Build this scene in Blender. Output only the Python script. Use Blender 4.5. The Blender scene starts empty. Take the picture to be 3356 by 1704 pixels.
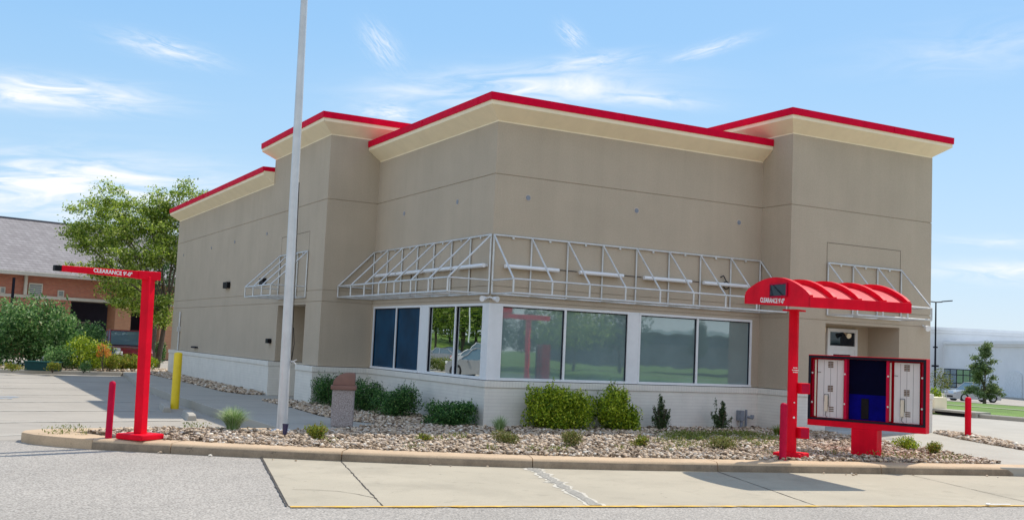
import bpy, bmesh, math, random
import numpy as np
from mathutils import Vector, Matrix
R = math.radians
random.seed(7); rng = np.random.default_rng(11)
SC = bpy.context.scene; COL = SC.collection

# ---------------------------------------------------------------- camera
CAMP = Vector((-10.451, -20.572, 1.727))
yaw, pit, rol = 0.504, 0.0858, 0.0439
fw = Vector((math.sin(yaw)*math.cos(pit), math.cos(yaw)*math.cos(pit), math.sin(pit)))
r0 = Vector((math.cos(yaw), -math.sin(yaw), 0)); u0 = r0.cross(fw)
rt = r0*math.cos(rol) + u0*math.sin(rol); up = -r0*math.sin(rol) + u0*math.cos(rol)
cam = bpy.data.cameras.new('camera'); co = bpy.data.objects.new('camera', cam); COL.objects.link(co)
M = Matrix((rt, up, -fw)).transposed().to_4x4(); M.translation = CAMP
co.matrix_world = M
F, PX, PY = 3535.87, 1732.41, 833.80
cam.sensor_width = 36; cam.lens = F/3356*36
cam.shift_x = -(PX-1678)/3356; cam.shift_y = -(852-PY)/3356
cam.clip_end = 3000; cam.clip_start = .1
SC.camera = co

# ---------------------------------------------------------------- sun, sky, exposure
SUNV = Vector((.605, .24, 1)).normalized()
el = math.asin(SUNV.z); az = math.atan2(SUNV.x, SUNV.y)
sl = bpy.data.lights.new('sun', 'SUN'); so = bpy.data.objects.new('sun', sl); COL.objects.link(so)
sl.energy = 2.6; sl.angle = R(.53); sl.color = (1, .93, .82)
so.rotation_euler = SUNV.to_track_quat('Z', 'Y').to_euler(); so.location = (30, 30, 60)
SC.view_settings.view_transform = 'Standard'; SC.view_settings.look = 'None'
SC.view_settings.exposure = 0.85; SC.view_settings.gamma = 1
SC.render.engine = 'CYCLES'
SC.cycles.max_bounces = 6; SC.cycles.diffuse_bounces = 4; SC.cycles.glossy_bounces = 3; SC.cycles.transparent_max_bounces = 8

def ray(u, v): return fw + rt*((u-PX)/F) - up*((v-PY)/F)
def G(u, v, z=0):                      # point where the sight line through a photo pixel meets a level
    d = ray(u, v); t = (z-CAMP.z)/d.z; return CAMP + d*t
def D(x, y, z=0): return G(x*1.30280, y*1.30280, z)
def PT(u, d, z=0):                     # point at distance d in the direction of photo column u
    a = ray(u, 1100); h = Vector((a.x, a.y)); k = d/ (h.dot(Vector((math.sin(yaw), math.cos(yaw)))))
    return Vector((CAMP.x+h.x*k, CAMP.y+h.y*k, z))

W = bpy.data.worlds.new('World'); SC.world = W; W.use_nodes = True
nt = W.node_tree; N = nt.nodes; L = nt.links; N.clear()
def node(t, **k):
    n = N.new(t)
    for a, b in k.items(): setattr(n, a, b)
    return n
out = node('ShaderNodeOutputWorld'); bg = node('ShaderNodeBackground'); bg.inputs[1].default_value = .15
sky = node('ShaderNodeTexSky'); sky.sky_type = 'NISHITA'; sky.sun_disc = False
sky.sun_elevation = el; sky.sun_rotation = az; sky.air_density = 1.0; sky.dust_density = .6; sky.ozone_density = 3.0
hs = node('ShaderNodeHueSaturation'); hs.inputs['Saturation'].default_value = 1.3; hs.inputs['Value'].default_value = 1.0
L.new(sky.outputs[0], hs.inputs['Color'])
tc = node('ShaderNodeTexCoord')
def mth(op, a, b=None, c=None):
    n = node('ShaderNodeMath', operation=op)
    for i, q in enumerate((a, b, c)):
        if q is None: continue
        if isinstance(q, (int, float)): n.inputs[i].default_value = q
        else: L.new(q, n.inputs[i])
    return n.outputs[0]
def vdot(v):
    n = node('ShaderNodeVectorMath', operation='DOT_PRODUCT'); L.new(tc.outputs['Generated'], n.inputs[0]); n.inputs[1].default_value = v
    return n.outputs['Value']
# soft shoulder so that the bright haze toward the sun keeps its colour
ma = node('ShaderNodeVectorMath', operation='SCALE'); L.new(hs.outputs[0], ma.inputs[0]); ma.inputs['Scale'].default_value = .20
mb_ = node('ShaderNodeVectorMath', operation='ADD'); L.new(ma.outputs[0], mb_.inputs[0]); mb_.inputs[1].default_value = (1, 1, 1)
mc = node('ShaderNodeVectorMath', operation='DIVIDE'); L.new(hs.outputs[0], mc.inputs[0]); L.new(mb_.outputs[0], mc.inputs[1])
md = node('ShaderNodeVectorMath', operation='MULTIPLY'); L.new(mc.outputs[0], md.inputs[0]); md.inputs[1].default_value = (1.20, 1.20, 1.28)
# pull the haze toward the clear blue of the day, paler at the horizon
sz = node('ShaderNodeSeparateXYZ'); L.new(tc.outputs['Generated'], sz.inputs[0]); gr = node('ShaderNodeValToRGB'); L.new(sz.outputs[2], gr.inputs[0])
for i_, (p_, c_) in enumerate(((0, (.25, .305, .35)), (.07, (.20, .285, .36)), (.28, (.128, .228, .36)), (1, (.05, .13, .30)))):
    e_ = gr.color_ramp.elements[i_] if i_ < 2 else gr.color_ramp.elements.new(p_)
    e_.position = p_; e_.color = (*c_, 1)
gs = node('ShaderNodeVectorMath', operation='SCALE'); L.new(gr.outputs[0], gs.inputs[0]); gs.inputs['Scale'].default_value = 10
mxs = node('ShaderNodeMix', data_type='RGBA'); mxs.inputs['Factor'].default_value = .68; L.new(md.outputs[0], mxs.inputs[6]); L.new(gs.outputs[0], mxs.inputs[7]); cur = mxs.outputs[2]
# wisps of cirrus: centre in the sky, angular half sizes, tilt, density
def cloud(cx, cy, hw, hh, tilt, dens, seed, stretch=5):
    global cur
    c = ray(cx*1.3028, cy*1.3028).normalized(); t1 = (rt*math.cos(tilt) - up*math.sin(tilt)); t1 = (t1 - c*t1.dot(c)).normalized(); t2 = c.cross(t1)
    s = 1.3028/F
    a = vdot(t1); b = vdot(t2); k = vdot(c)
    ea = mth('DIVIDE', a, hw*s); eb = mth('DIVIDE', b, hh*s)
    cmb = node('ShaderNodeCombineXYZ'); L.new(mth('MULTIPLY', a, 1/(hw*s)), cmb.inputs[0]); L.new(mth('MULTIPLY', b, 1/(hw*s)*stretch), cmb.inputs[1]); cmb.inputs[2].default_value = seed*3.7
    nz = node('ShaderNodeTexNoise'); nz.inputs['Scale'].default_value = 1.5; nz.inputs['Detail'].default_value = 7; nz.inputs['Roughness'].default_value = .58; nz.inputs['Distortion'].default_value = .9
    L.new(cmb.outputs[0], nz.inputs['Vector'])
    r2 = mth('ADD', mth('MULTIPLY', ea, ea), mth('MULTIPLY', eb, eb))
    fall = mth('EXPONENT', mth('MULTIPLY', r2, -1.3))
    nn = mth('SUBTRACT', nz.outputs['Fac'], .34); nn = mth('MAXIMUM', mth('MULTIPLY', nn, 3.0), 0)
    m = mth('MULTIPLY', mth('MULTIPLY', fall, nn), dens)
    m = mth('MULTIPLY', m, mth('GREATER_THAN', k, 0)); m = mth('MINIMUM', m, .97)
    mx = node('ShaderNodeMix', data_type='RGBA'); L.new(m, mx.inputs['Factor']); L.new(cur, mx.inputs[6]); mx.inputs[7].default_value = (3.75, 3.85, 3.95, 1)
    cur = mx.outputs[2]
cloud(110, 235, 230, 38, .08, 1.35, 1)
cloud(420, 125, 120, 26, .25, .75, 2)
cloud(150, 465, 330, 70, .02, 1.75, 3, 7)
cloud(960, 115, 60, 34, .9, .65, 4)
cloud(1438, 90, 40, 22, .75, .7, 5)
cloud(1300, 225, 330, 50, -.03, 1.15, 6)
cloud(1480, 160, 130, 24, -.12, .7, 7)
cloud(1790, 122, 95, 15, -.28, .75, 8)
cloud(975, 285, 70, 24, .1, .9, 9)
cloud(1600, 245, 170, 22, .1, .7, 10)
cloud(2560, 685, 220, 26, .03, .95, 11)
cloud(2550, 610, 190, 16, .03, .5, 12)
cloud(2500, 120, 300, 60, -.1, .3, 13)
cloud(500, 560, 300, 60, 0, .9, 14)
# unseen bright cloud deck, added behind the camera to brighten and warm shaded walls
bk = vdot((-.42, -.80, .42)); cm = node('ShaderNodeTexNoise'); cm.inputs['Scale'].default_value = 2.2; cm.inputs['Detail'].default_value = 6; L.new(tc.outputs['Generated'], cm.inputs['Vector'])
m_ = mth('MULTIPLY', mth('MULTIPLY', mth('MAXIMUM', mth('ADD', bk, -.02), 0), 2.2), mth('ADD', mth('MULTIPLY', cm.outputs['Fac'], 1.3), .15)); m_ = mth('MULTIPLY', mth('MINIMUM', m_, .92), .43)
mxb = node('ShaderNodeMix', data_type='RGBA'); L.new(m_, mxb.inputs['Factor']); L.new(cur, mxb.inputs[6]); mxb.inputs[7].default_value = (4.6, 4.5, 4.4, 1); cur = mxb.outputs[2]
L.new(cur, bg.inputs[0]); L.new(bg.outputs[0], out.inputs[0])

# ---------------------------------------------------------------- materials
def mat(name, col, rough=.8, vary=.12, scale=6, detail=4, bump=0, bscale=60, metal=0, col2=None, spec=.5, coat=0, fac2=None, fine=0, fscale=200, streak=0, stain=0):
    m = bpy.data.materials.new(name); m.use_nodes = True; t = m.node_tree; n = t.nodes; l = t.links
    b = n['Principled BSDF']; b.inputs['Roughness'].default_value = rough; b.inputs['Metallic'].default_value = metal
    b.inputs['Specular IOR Level'].default_value = spec; b.inputs['Coat Weight'].default_value = coat
    tcd = n.new('ShaderNodeTexCoord'); g = n.new('ShaderNodeNewGeometry')
    nz = n.new('ShaderNodeTexNoise'); nz.inputs['Scale'].default_value = scale; nz.inputs['Detail'].default_value = detail; nz.inputs['Roughness'].default_value = .6
    l.new(g.outputs['Position'], nz.inputs['Vector'])
    cr = n.new('ShaderNodeValToRGB'); cr.color_ramp.elements[0].position = .3; cr.color_ramp.elements[1].position = .7
    c2 = col2 if col2 else [min(1, c*(1+vary)) for c in col]; c1 = col if col2 else [c*(1-vary) for c in col]
    cr.color_ramp.elements[0].color = (*c1, 1); cr.color_ramp.elements[1].color = (*c2, 1)
    l.new(nz.outputs['Fac'], cr.inputs[0]); last = cr.outputs[0]
    if fine:
        f = n.new('ShaderNodeTexNoise'); f.inputs['Scale'].default_value = fscale; f.inputs['Detail'].default_value = 2
        l.new(g.outputs['Position'], f.inputs['Vector'])
        mr = n.new('ShaderNodeMapRange'); mr.inputs[1].default_value = .3; mr.inputs[2].default_value = .7; mr.inputs[3].default_value = 1-fine; mr.inputs[4].default_value = 1+fine
        l.new(f.outputs['Fac'], mr.inputs[0])
        vm = n.new('ShaderNodeVectorMath'); vm.operation = 'SCALE'; l.new(last, vm.inputs[0]); l.new(mr.outputs[0], vm.inputs['Scale']); last = vm.outputs[0]
    def modu(vec, sc, lo, hi, a0, a1, det=5):
        f = n.new('ShaderNodeTexNoise'); f.inputs['Scale'].default_value = sc; f.inputs['Detail'].default_value = det; f.inputs['Roughness'].default_value = .65; f.inputs['Distortion'].default_value = .4
        l.new(vec, f.inputs['Vector']); q = n.new('ShaderNodeMapRange'); q.inputs[1].default_value = lo; q.inputs[2].default_value = hi; q.inputs[3].default_value = a0; q.inputs[4].default_value = a1; l.new(f.outputs['Fac'], q.inputs[0])
        s = n.new('ShaderNodeVectorMath'); s.operation = 'SCALE'; l.new(last, s.inputs[0]); l.new(q.outputs[0], s.inputs['Scale']); return s.outputs[0]
    if streak:
        mp = n.new('ShaderNodeMapping'); mp.inputs['Scale'].default_value = (1, 1, .07); l.new(g.outputs['Position'], mp.inputs['Vector'])
        last = modu(mp.outputs[0], 3.2, .42, .72, 1+streak*.4, 1-streak)
    if stain:
        last = modu(g.outputs['Position'], .55, .52, .78, 1, 1-stain, 8); last = modu(g.outputs['Position'], 3.5, .58, .75, 1, 1-stain*.8, 6); last = modu(g.outputs['Position'], 7.5, .67, .72, 1, 1-stain*1.3, 3)
    l.new(last, b.inputs['Base Color'])
    if bump:
        bz = n.new('ShaderNodeTexNoise'); bz.inputs['Scale'].default_value = bscale; bz.inputs['Detail'].default_value = 3
        l.new(g.outputs['Position'], bz.inputs['Vector'])
        bp = n.new('ShaderNodeBump'); bp.inputs['Strength'].default_value = bump; bp.inputs['Distance'].default_value = .01
        l.new(bz.outputs['Fac'], bp.inputs['Height']); l.new(bp.outputs[0], b.inputs['Normal'])
    return m
def island_mat(name, stops, rough=.7, trans=0, spec=.3):
    m = bpy.data.materials.new(name); m.use_nodes = True; t = m.node_tree; n = t.nodes; l = t.links
    b = n['Principled BSDF']; b.inputs['Roughness'].default_value = rough; b.inputs['Specular IOR Level'].default_value = spec
    g = n.new('ShaderNodeNewGeometry'); cr = n.new('ShaderNodeValToRGB')
    els = cr.color_ramp.elements
    while len(els) < len(stops): els.new(.5)
    for e, (p, c) in zip(els, stops): e.position = p; e.color = (*c, 1)
    l.new(g.outputs['Random Per Island'], cr.inputs[0]); l.new(cr.outputs[0], b.inputs['Base Color'])
    if trans:
        tr = n.new('ShaderNodeBsdfTranslucent'); l.new(cr.outputs[0], tr.inputs[0]); mx = n.new('ShaderNodeMixShader'); mx.inputs[0].default_value = trans
        l.new(b.outputs[0], mx.inputs[1]); l.new(tr.outputs[0], mx.inputs[2]); l.new(mx.outputs[0], n['Material Output'].inputs[0])
    return m
def brick_mat(name, c1, c2, mortar, bw=.22, bh=.075, ms=.008, bump=.5, rough=.75):
    m = bpy.data.materials.new(name); m.use_nodes = True; t = m.node_tree; n = t.nodes; l = t.links
    b = n['Principled BSDF']; b.inputs['Roughness'].default_value = rough
    g = n.new('ShaderNodeNewGeometry'); s = n.new('ShaderNodeSeparateXYZ'); l.new(g.outputs['Position'], s.inputs[0])
    a = n.new('ShaderNodeMath'); l.new(s.outputs[0], a.inputs[0]); l.new(s.outputs[1], a.inputs[1])
    c = n.new('ShaderNodeCombineXYZ'); l.new(a.outputs[0], c.inputs[0]); l.new(s.outputs[2], c.inputs[1])
    k = n.new('ShaderNodeTexBrick'); l.new(c.outputs[0], k.inputs['Vector']); k.inputs['Color1'].default_value = (*c1, 1); k.inputs['Color2'].default_value = (*c2, 1); k.inputs['Mortar'].default_value = (*mortar, 1)
    k.inputs['Scale'].default_value = 1; k.inputs['Brick Width'].default_value = bw; k.inputs['Row Height'].default_value = bh; k.inputs['Mortar Size'].default_value = ms
    nz = n.new('ShaderNodeTexNoise'); nz.inputs['Scale'].default_value = 3; nz.inputs['Detail'].default_value = 5; l.new(g.outputs['Position'], nz.inputs['Vector'])
    mr = n.new('ShaderNodeMapRange'); mr.inputs[3].default_value = .86; mr.inputs[4].default_value = 1.1; l.new(nz.outputs['Fac'], mr.inputs[0])
    vm = n.new('ShaderNodeVectorMath'); vm.operation = 'SCALE'; l.new(k.outputs['Color'], vm.inputs[0]); l.new(mr.outputs[0], vm.inputs['Scale'])
    l.new(vm.outputs[0], b.inputs['Base Color'])
    iv = n.new('ShaderNodeMath'); iv.operation = 'SUBTRACT'; iv.inputs[0].default_value = 1; l.new(k.outputs['Fac'], iv.inputs[1])
    bp = n.new('ShaderNodeBump'); bp.inputs['Strength'].default_value = bump; bp.inputs['Distance'].default_value = .01; l.new(iv.outputs[0], bp.inputs['Height']); l.new(bp.outputs[0], b.inputs['Normal'])
    return m
def glass_mat(name, base, refl, rough=.015, vary=.1, tint=(.85, .95, .95)):
    m = bpy.data.materials.new(name); m.use_nodes = True; t = m.node_tree; n = t.nodes; l = t.links
    b = n['Principled BSDF']; b.inputs['Roughness'].default_value = .6; b.inputs['Specular IOR Level'].default_value = .02
    g = n.new('ShaderNodeNewGeometry'); nz = n.new('ShaderNodeTexNoise'); nz.inputs['Scale'].default_value = 1.2; nz.inputs['Detail'].default_value = 3; l.new(g.outputs['Position'], nz.inputs['Vector'])
    cr = n.new('ShaderNodeValToRGB'); cr.color_ramp.elements[0].color = (*[c*(1-vary) for c in base], 1); cr.color_ramp.elements[1].color = (*[c*(1+vary) for c in base], 1)
    cr.color_ramp.elements[0].position = .3; cr.color_ramp.elements[1].position = .7; l.new(nz.outputs['Fac'], cr.inputs[0]); l.new(cr.outputs[0], b.inputs['Base Color'])
    gl = n.new('ShaderNodeBsdfGlossy'); gl.inputs['Roughness'].default_value = rough; gl.inputs['Color'].default_value = (*tint, 1)
    w = n.new('ShaderNodeTexNoise'); w.inputs['Scale'].default_value = .8; l.new(g.outputs['Position'], w.inputs['Vector'])
    bp = n.new('ShaderNodeBump'); bp.inputs['Strength'].default_value = .05; bp.inputs['Distance'].default_value = .04; l.new(w.outputs['Fac'], bp.inputs['Height']); l.new(bp.outputs[0], gl.inputs['Normal'])
    mx = n.new('ShaderNodeMixShader'); mx.inputs[0].default_value = refl; l.new(b.outputs[0], mx.inputs[1]); l.new(gl.outputs[0], mx.inputs[2]); l.new(mx.outputs[0], n['Material Output'].inputs[0])
    return m
MT = {}
MT['stucco'] = mat('stucco', (.465, .385, .29), .9, .06, .7, 5, .3, 110, fine=.07, fscale=40, streak=.035)
MT['cream'] = mat('cream_stucco', (.88, .76, .54), .85, .04, 1.2, 4, .1, 120, streak=.04)
MT['brick_w'] = brick_mat('white_painted_brick', (.76, .72, .64), (.79, .75, .67), (.72, .68, .61), bw=.6, bump=.16)
MT['capw'] = brick_mat('white_painted_soldier_course', (.76, .72, .64), (.79, .75, .67), (.71, .67, .60), bw=.075, bh=.5, bump=.18)
MT['redtrim'] = mat('red_metal_trim', (.68, .002, .036), .6, spec=.06, vary=.1) if True else mat('x', (.58, .012, .03), .35, .1, 1.5, 3)
MT['red'] = mat('red_paint', (.76, .003, .022), .5, .14, 2.5, 6, .08, 40, spec=.10, streak=.12)
MT['redvault'] = mat('sunlit_tone_red_sheet', (.70, .055, .065), .6, .1, 2, 3, spec=.15)  # red lifted toward pink: sun glare on the vault painted into the colour
MT['redpost'] = mat('faded_red_paint', (.52, .006, .045), .55, .15, 8, 4, spec=.10, streak=.15)
MT['yellow'] = mat('yellow_paint', (.78, .56, .01), .45, .08, 4, 3)
MT['white'] = mat('white_paint', (.76, .77, .78), .5, .05, 3, 3)
MT['galv'] = mat('galvanised_metal', (.62, .62, .61), .42, .12, 5, 4, metal=.35)
MT['polem'] = mat('weathered_white_aluminium', (.60, .60, .60), .38, .1, 3, 4, metal=.3)
MT['black'] = mat('black_plastic', (.008, .008, .010), .5, .2, 8, spec=.12)
MT['glassA'] = glass_mat('dark_blue_filmed_glass', (.004, .045, .10), .07, .02, .35)
MT['glassM'] = glass_mat('mirror_glass', (.01, .02, .02), .80, .004, tint=(.8, .84, .82))
MT['glassB'] = glass_mat('papered_grey_green_glass', (.19, .26, .27), .25, .02, .12)
MT['dglass'] = glass_mat('dark_door_glass', (.004, .008, .018), .06, .02)
MT['grass'] = mat('grass_ground', (.11, .19, .022), .95, .35, .6, 6, .6, 30, fine=.3, fscale=25)
MT['concrete'] = mat('beige_concrete', (.40, .352, .265), .88, .09, .5, 6, .25, 120, fine=.07, fscale=60, stain=.26)
MT['lot'] = mat('parking_concrete', (.355, .32, .27), .9, .10, .35, 6, .2, 90, fine=.06, fscale=50, stain=.14)
MT['asphalt'] = mat('worn_pale_asphalt', (.345, .315, .275), .92, .07, .35, 6, .7, 120, fine=.48, fscale=46, stain=.12)
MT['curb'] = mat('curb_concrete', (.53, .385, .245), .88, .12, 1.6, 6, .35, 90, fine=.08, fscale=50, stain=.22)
MT['curbface'] = mat('weathered_shaded_curb_face', (.27, .205, .14), .92, .25, 2.2, 7, .4, 90, fine=.1, fscale=40, streak=.2, stain=.3)  # grime and streaks, with the shade of the face also darkened into the colour
MT['walk'] = mat('sidewalk_concrete', (.39, .36, .305), .9, .08, .8, 5, .2, 100)
MT['crack'] = mat('crack_dirt', (.06, .05, .04), .95, .4, 12)
MT['spall'] = mat('spalled_gravel_joint', (.16, .15, .13), .95, .1, 30, col2=(.45, .42, .36), bump=.8, bscale=60)
MT['spallrim'] = mat('white_spalled_edge', (.53, .49, .41), .95, .12, 25)
MT['bed'] = mat('bed_soil', (.10, .07, .045), .95, .3, 9, 5, .8, 40)
MT['stone'] = island_mat('river_stones', [(0, (.08, .055, .035)), (.2, (.26, .18, .115)), (.42, (.50, .38, .26)), (.68, (.68, .54, .40)), (.85, (.38, .31, .25)), (1, (.85, .78, .66))], .8)
MT['ylw'] = mat('yellow_line_paint', (.66, .40, .06), .8, .25, 6, 5)
MT['wline'] = mat('worn_white_line', (.52, .49, .42), .85, .10, 5)
MT['blue'] = mat('blue_line_paint', (.10, .28, .50), .8, .2, 5)
MT['hedge'] = island_mat('bright_hedge_leaves', [(0, (.04, .09, .006)), (.3, (.16, .27, .012)), (.7, (.40, .50, .02)), (1, (.62, .66, .07))], .5, .25)
MT['dhedge'] = island_mat('dark_hedge_leaves', [(0, (.010, .035, .012)), (.5, (.05, .15, .035)), (.85, (.12, .28, .06)), (1, (.30, .42, .14))], .45, .3)
MT['holly'] = island_mat('young_holly_leaves', [(0, (.02, .045, .02)), (.5, (.06, .11, .035)), (1, (.14, .20, .06))], .5, .2)
MT['spirea'] = island_mat('yellow_green_leaves', [(0, (.06, .09, .01)), (.4, (.18, .26, .02)), (.8, (.38, .38, .04)), (1, (.42, .22, .06))], .6, .25)
MT['oliv'] = island_mat('olive_leaves', [(0, (.08, .09, .02)), (.4, (.18, .22, .04)), (.8, (.28, .26, .09)), (1, (.36, .25, .12))], .6, .25)
MT['tree'] = island_mat('honey_locust_leaves', [(0, (.05, .10, .02)), (.35, (.20, .31, .03)), (.75, (.44, .54, .07)), (1, (.66, .70, .28))], .5, .5)
MT['treed'] = island_mat('dark_tree_leaves', [(0, (.015, .045, .015)), (.5, (.05, .11, .03)), (1, (.12, .2, .06))], .55, .25)
MT['bush'] = island_mat('lilac_leaves', [(0, (.03, .09, .03)), (.5, (.11, .25, .06)), (.85, (.26, .42, .13)), (1, (.5, .62, .3))], .45, .4)
MT['pine'] = island_mat('pine_needles', [(0, (.06, .10, .05)), (.5, (.17, .23, .09)), (1, (.34, .40, .18))], .6, .4)
MT['orange'] = island_mat('orange_flowers', [(0, (.6, .16, .02)), (1, (.8, .34, .06))], .6, .2)
MT['blade'] = island_mat('ornamental_grass_blades', [(0, (.10, .19, .04)), (.5, (.30, .44, .16)), (1, (.68, .74, .46))], .5, .3)
MT['weed'] = island_mat('weed_leaves', [(0, (.08, .13, .02)), (.6, (.22, .28, .04)), (1, (.38, .34, .12))], .6, .3)
MT['bark'] = mat('bark', (.10, .075, .055), .95, .3, 8, 5, .8, 20)
MT['aggr'] = mat('exposed_aggregate', (.18, .14, .13), .9, .1, 55, 2, col2=(.50, .44, .42), bump=.6, bscale=60)
MT['brownlid'] = mat('brown_plastic', (.23, .125, .10), .5, .08, 4, spec=.2)
MT['cream_metal'] = mat('cream_metal', (.70, .64, .50), .5, .05, 3)
MT['panel'] = mat('off_white_panel', (.66, .66, .64), .5, .05, 1.5)
MT['navy'] = mat('navy_backing', (.002, .003, .022), .6, .3, 2, spec=.04)
MT['cobalt'] = mat('cobalt_backing', (.003, .003, .17), .6, .35, 3, spec=.04)
MT['brown_label'] = mat('brown_label', (.16, .11, .07), .7, .2, 30)
MT['seam'] = mat('panel_seam', (.25, .25, .26), .7, .1, 5)
MT['txt'] = mat('white_lettering', (.82, .82, .80), .6, .03, 5)
MT['brick_r'] = brick_mat('red_brick', (.44, .13, .075), (.52, .18, .10), (.30, .2, .16), bump=.3)
MT['brick_o'] = brick_mat('orange_brick', (.50, .21, .11), (.56, .26, .14), (.45, .3, .2), bump=.3)
MT['shingle'] = brick_mat('grey_shingles', (.22, .20, .20), (.29, .27, .27), (.16, .15, .15), bw=.35, bh=.15, ms=.015, bump=.4, rough=.9)
MT['offwhite'] = mat('offwhite_trim', (.55, .50, .42), .7, .08, 2)
MT['bwall'] = mat('white_store_stucco', (.70, .72, .74), .9, .05, .5, 4)
MT['tyre'] = mat('tyre_rubber', (.02, .02, .02), .85, .2, 10)
MT['rim'] = mat('alloy', (.5, .5, .52), .3, .05, 5, metal=.8)
MT['carred'] = mat('car_red_paint', (.20, .01, .025), .25, .05, 2, coat=.8)
MT['carblue'] = mat('car_navy_paint', (.012, .016, .05), .25, .05, 2, coat=.8)
MT['carwhite'] = mat('car_white_paint', (.75, .75, .75), .3, .03, 2, coat=.6)
MT['carsilver'] = mat('car_silver_paint', (.42, .43, .45), .3, .03, 2, metal=.4, coat=.6)
MT['carglass'] = glass_mat('car_glass', (.10, .15, .18), .14, .01)
MT['lamp'] = mat('clear_lamp', (.75, .75, .72), .2, .03, 5)
MT['taillamp'] = mat('red_lamp', (.4, .01, .01), .2, .03, 5)
MT['tube'] = mat('frosted_tube', (.80, .81, .83), .35, .02, 3)
MT['pipe'] = mat('grey_pipe', (.22, .24, .28), .5, .15, 8)
MT['darkm'] = mat('dark_metal', (.012, .012, .022), .5, .1, 5, spec=.15)
MT['lawn'] = mat('dry_lawn', (.09, .125, .05), .95, .3, .5, 6)
MT['patch'] = mat('patch_stucco', (.50, .42, .34), .9)
MT['pad'] = mat('blue_grey_step', (.42, .44, .45), .9, .06, 2)

# ---------------------------------------------------------------- mesh helpers
class MB:
    def __init__(s): s.v = []; s.f = []; s.m = []; s.mi = 0
    def add(s, vs, fs, mi=None):
        o = len(s.v); s.v += [tuple(v) for v in vs]; s.f += [tuple(o+i for i in f) for f in fs]; s.m += [s.mi if mi is None else mi]*len(fs); return s
    def box(s, c, d, rz=0, mi=None, ax=None):
        cx, cy, cz = c; hx, hy, hz = d[0]/2, d[1]/2, d[2]/2
        if ax is None: ca, sa = math.cos(rz), math.sin(rz); A = Vector((ca, sa, 0)); B = Vector((-sa, ca, 0)); Z = Vector((0, 0, 1))
        else: A, B, Z = ax
        P = [Vector(c)+A*(hx*i)+B*(hy*j)+Z*(hz*k) for k in (-1, 1) for j in (-1, 1) for i in (-1, 1)]
        return s.add(P, [(0, 2, 3, 1), (4, 5, 7, 6), (0, 1, 5, 4), (1, 3, 7, 5), (3, 2, 6, 7), (2, 0, 4, 6)], mi)
    def b2(s, x0, x1, y0, y1, z0, z1, mi=None): return s.box(((x0+x1)/2, (y0+y1)/2, (z0+z1)/2), (x1-x0, y1-y0, z1-z0), 0, mi)
    def prism(s, poly, z0, z1, top=True, bot=True, mi=None, zf=None):
        n = len(poly); a = [(p[0], p[1], z0) for p in poly]+[(p[0], p[1], z1) for p in poly]
        f = [(i, (i+1) % n, n+(i+1) % n, n+i) for i in range(n)]
        if top: f.append(tuple(range(n, 2*n)))
        if bot: f.append(tuple(reversed(range(n))))
        return s.add(a, f, mi)
    def tube(s, p, q, r, r2=None, n=8, caps=True, mi=None):
        p, q = Vector(p), Vector(q); d = (q-p).normalized(); a = d.orthogonal().normalized(); b = d.cross(a); r2 = r if r2 is None else r2
        vs = [p+(a*math.cos(2*math.pi*i/n)+b*math.sin(2*math.pi*i/n))*r for i in range(n)]+[q+(a*math.cos(2*math.pi*i/n)+b*math.sin(2*math.pi*i/n))*r2 for i in range(n)]
        f = [(i, (i+1) % n, n+(i+1) % n, n+i) for i in range(n)]
        if caps: f += [tuple(reversed(range(n))), tuple(range(n, 2*n))]
        return s.add(vs, f, mi)
    def path(s, pts, r, n=6, mi=None):
        for a, b in zip(pts, pts[1:]): s.tube(a, b, r, n=n, mi=mi)
        return s
    def lathe(s, prof, n=24, c=(0, 0, 0), mi=None, sy=1):
        vs = []; f = []
        for r, z in prof:
            for i in range(n): a = 2*math.pi*i/n; vs.append((c[0]+r*math.cos(a), c[1]+r*math.sin(a)*sy, c[2]+z))
        for k in range(len(prof)-1):
            for i in range(n): j = (i+1) % n; f.append((k*n+i, k*n+j, (k+1)*n+j, (k+1)*n+i))
        f.append(tuple(range((len(prof)-1)*n, len(prof)*n))); f.append(tuple(reversed(range(n))))
        return s.add(vs, f, mi)
    def build(s, name, mats, parent=None, smooth=None, bevel=0):
        me = bpy.data.meshes.new(name); off = Vector(parent_loc(parent)) if parent else Vector((0, 0, 0))
        me.from_pydata([tuple(Vector(v)-off) for v in s.v], [], s.f)
        for m in (mats if isinstance(mats, (list, tuple)) else [mats]): me.materials.append(m)
        me.polygons.foreach_set('material_index', s.m)
        bm = bmesh.new(); bm.from_mesh(me); bmesh.ops.recalc_face_normals(bm, faces=bm.faces)
        if bevel:
            es = [e for e in bm.edges if len(e.link_faces) == 2 and e.calc_face_angle(0) > .5]
            bmesh.ops.bevel(bm, geom=es, offset=bevel, segments=2, affect='EDGES', profile=.6)
        bm.to_mesh(me); bm.free()
        if smooth:
            for p in me.polygons: p.use_smooth = True
            me.set_sharp_from_angle(angle=R(smooth))
        return link(me, name, parent)
def link(me, name, parent=None):
    o = bpy.data.objects.new(name, me); COL.objects.link(o)
    if parent: o.parent = parent
    return o
def parent_loc(p):
    v = Vector((0, 0, 0))
    while p: v += p.location; p = p.parent
    return v
def tag(o, label, cat, group=None):
    o['label'] = label; o['category'] = cat
    if group: o['group'] = group
    return o
def thing(name, loc, label, cat, group=None):
    o = bpy.data.objects.new(name, None); o.empty_display_size = .2; COL.objects.link(o); o.location = loc
    return tag(o, label, cat, group)
def kind(o, k='structure'): o['kind'] = k; return o
def copy_tree(o, parent=None):
    c = o.copy(); COL.objects.link(c)
    if parent: c.parent = parent
    for ch in list(o.children): copy_tree(ch, c)
    return c
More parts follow.
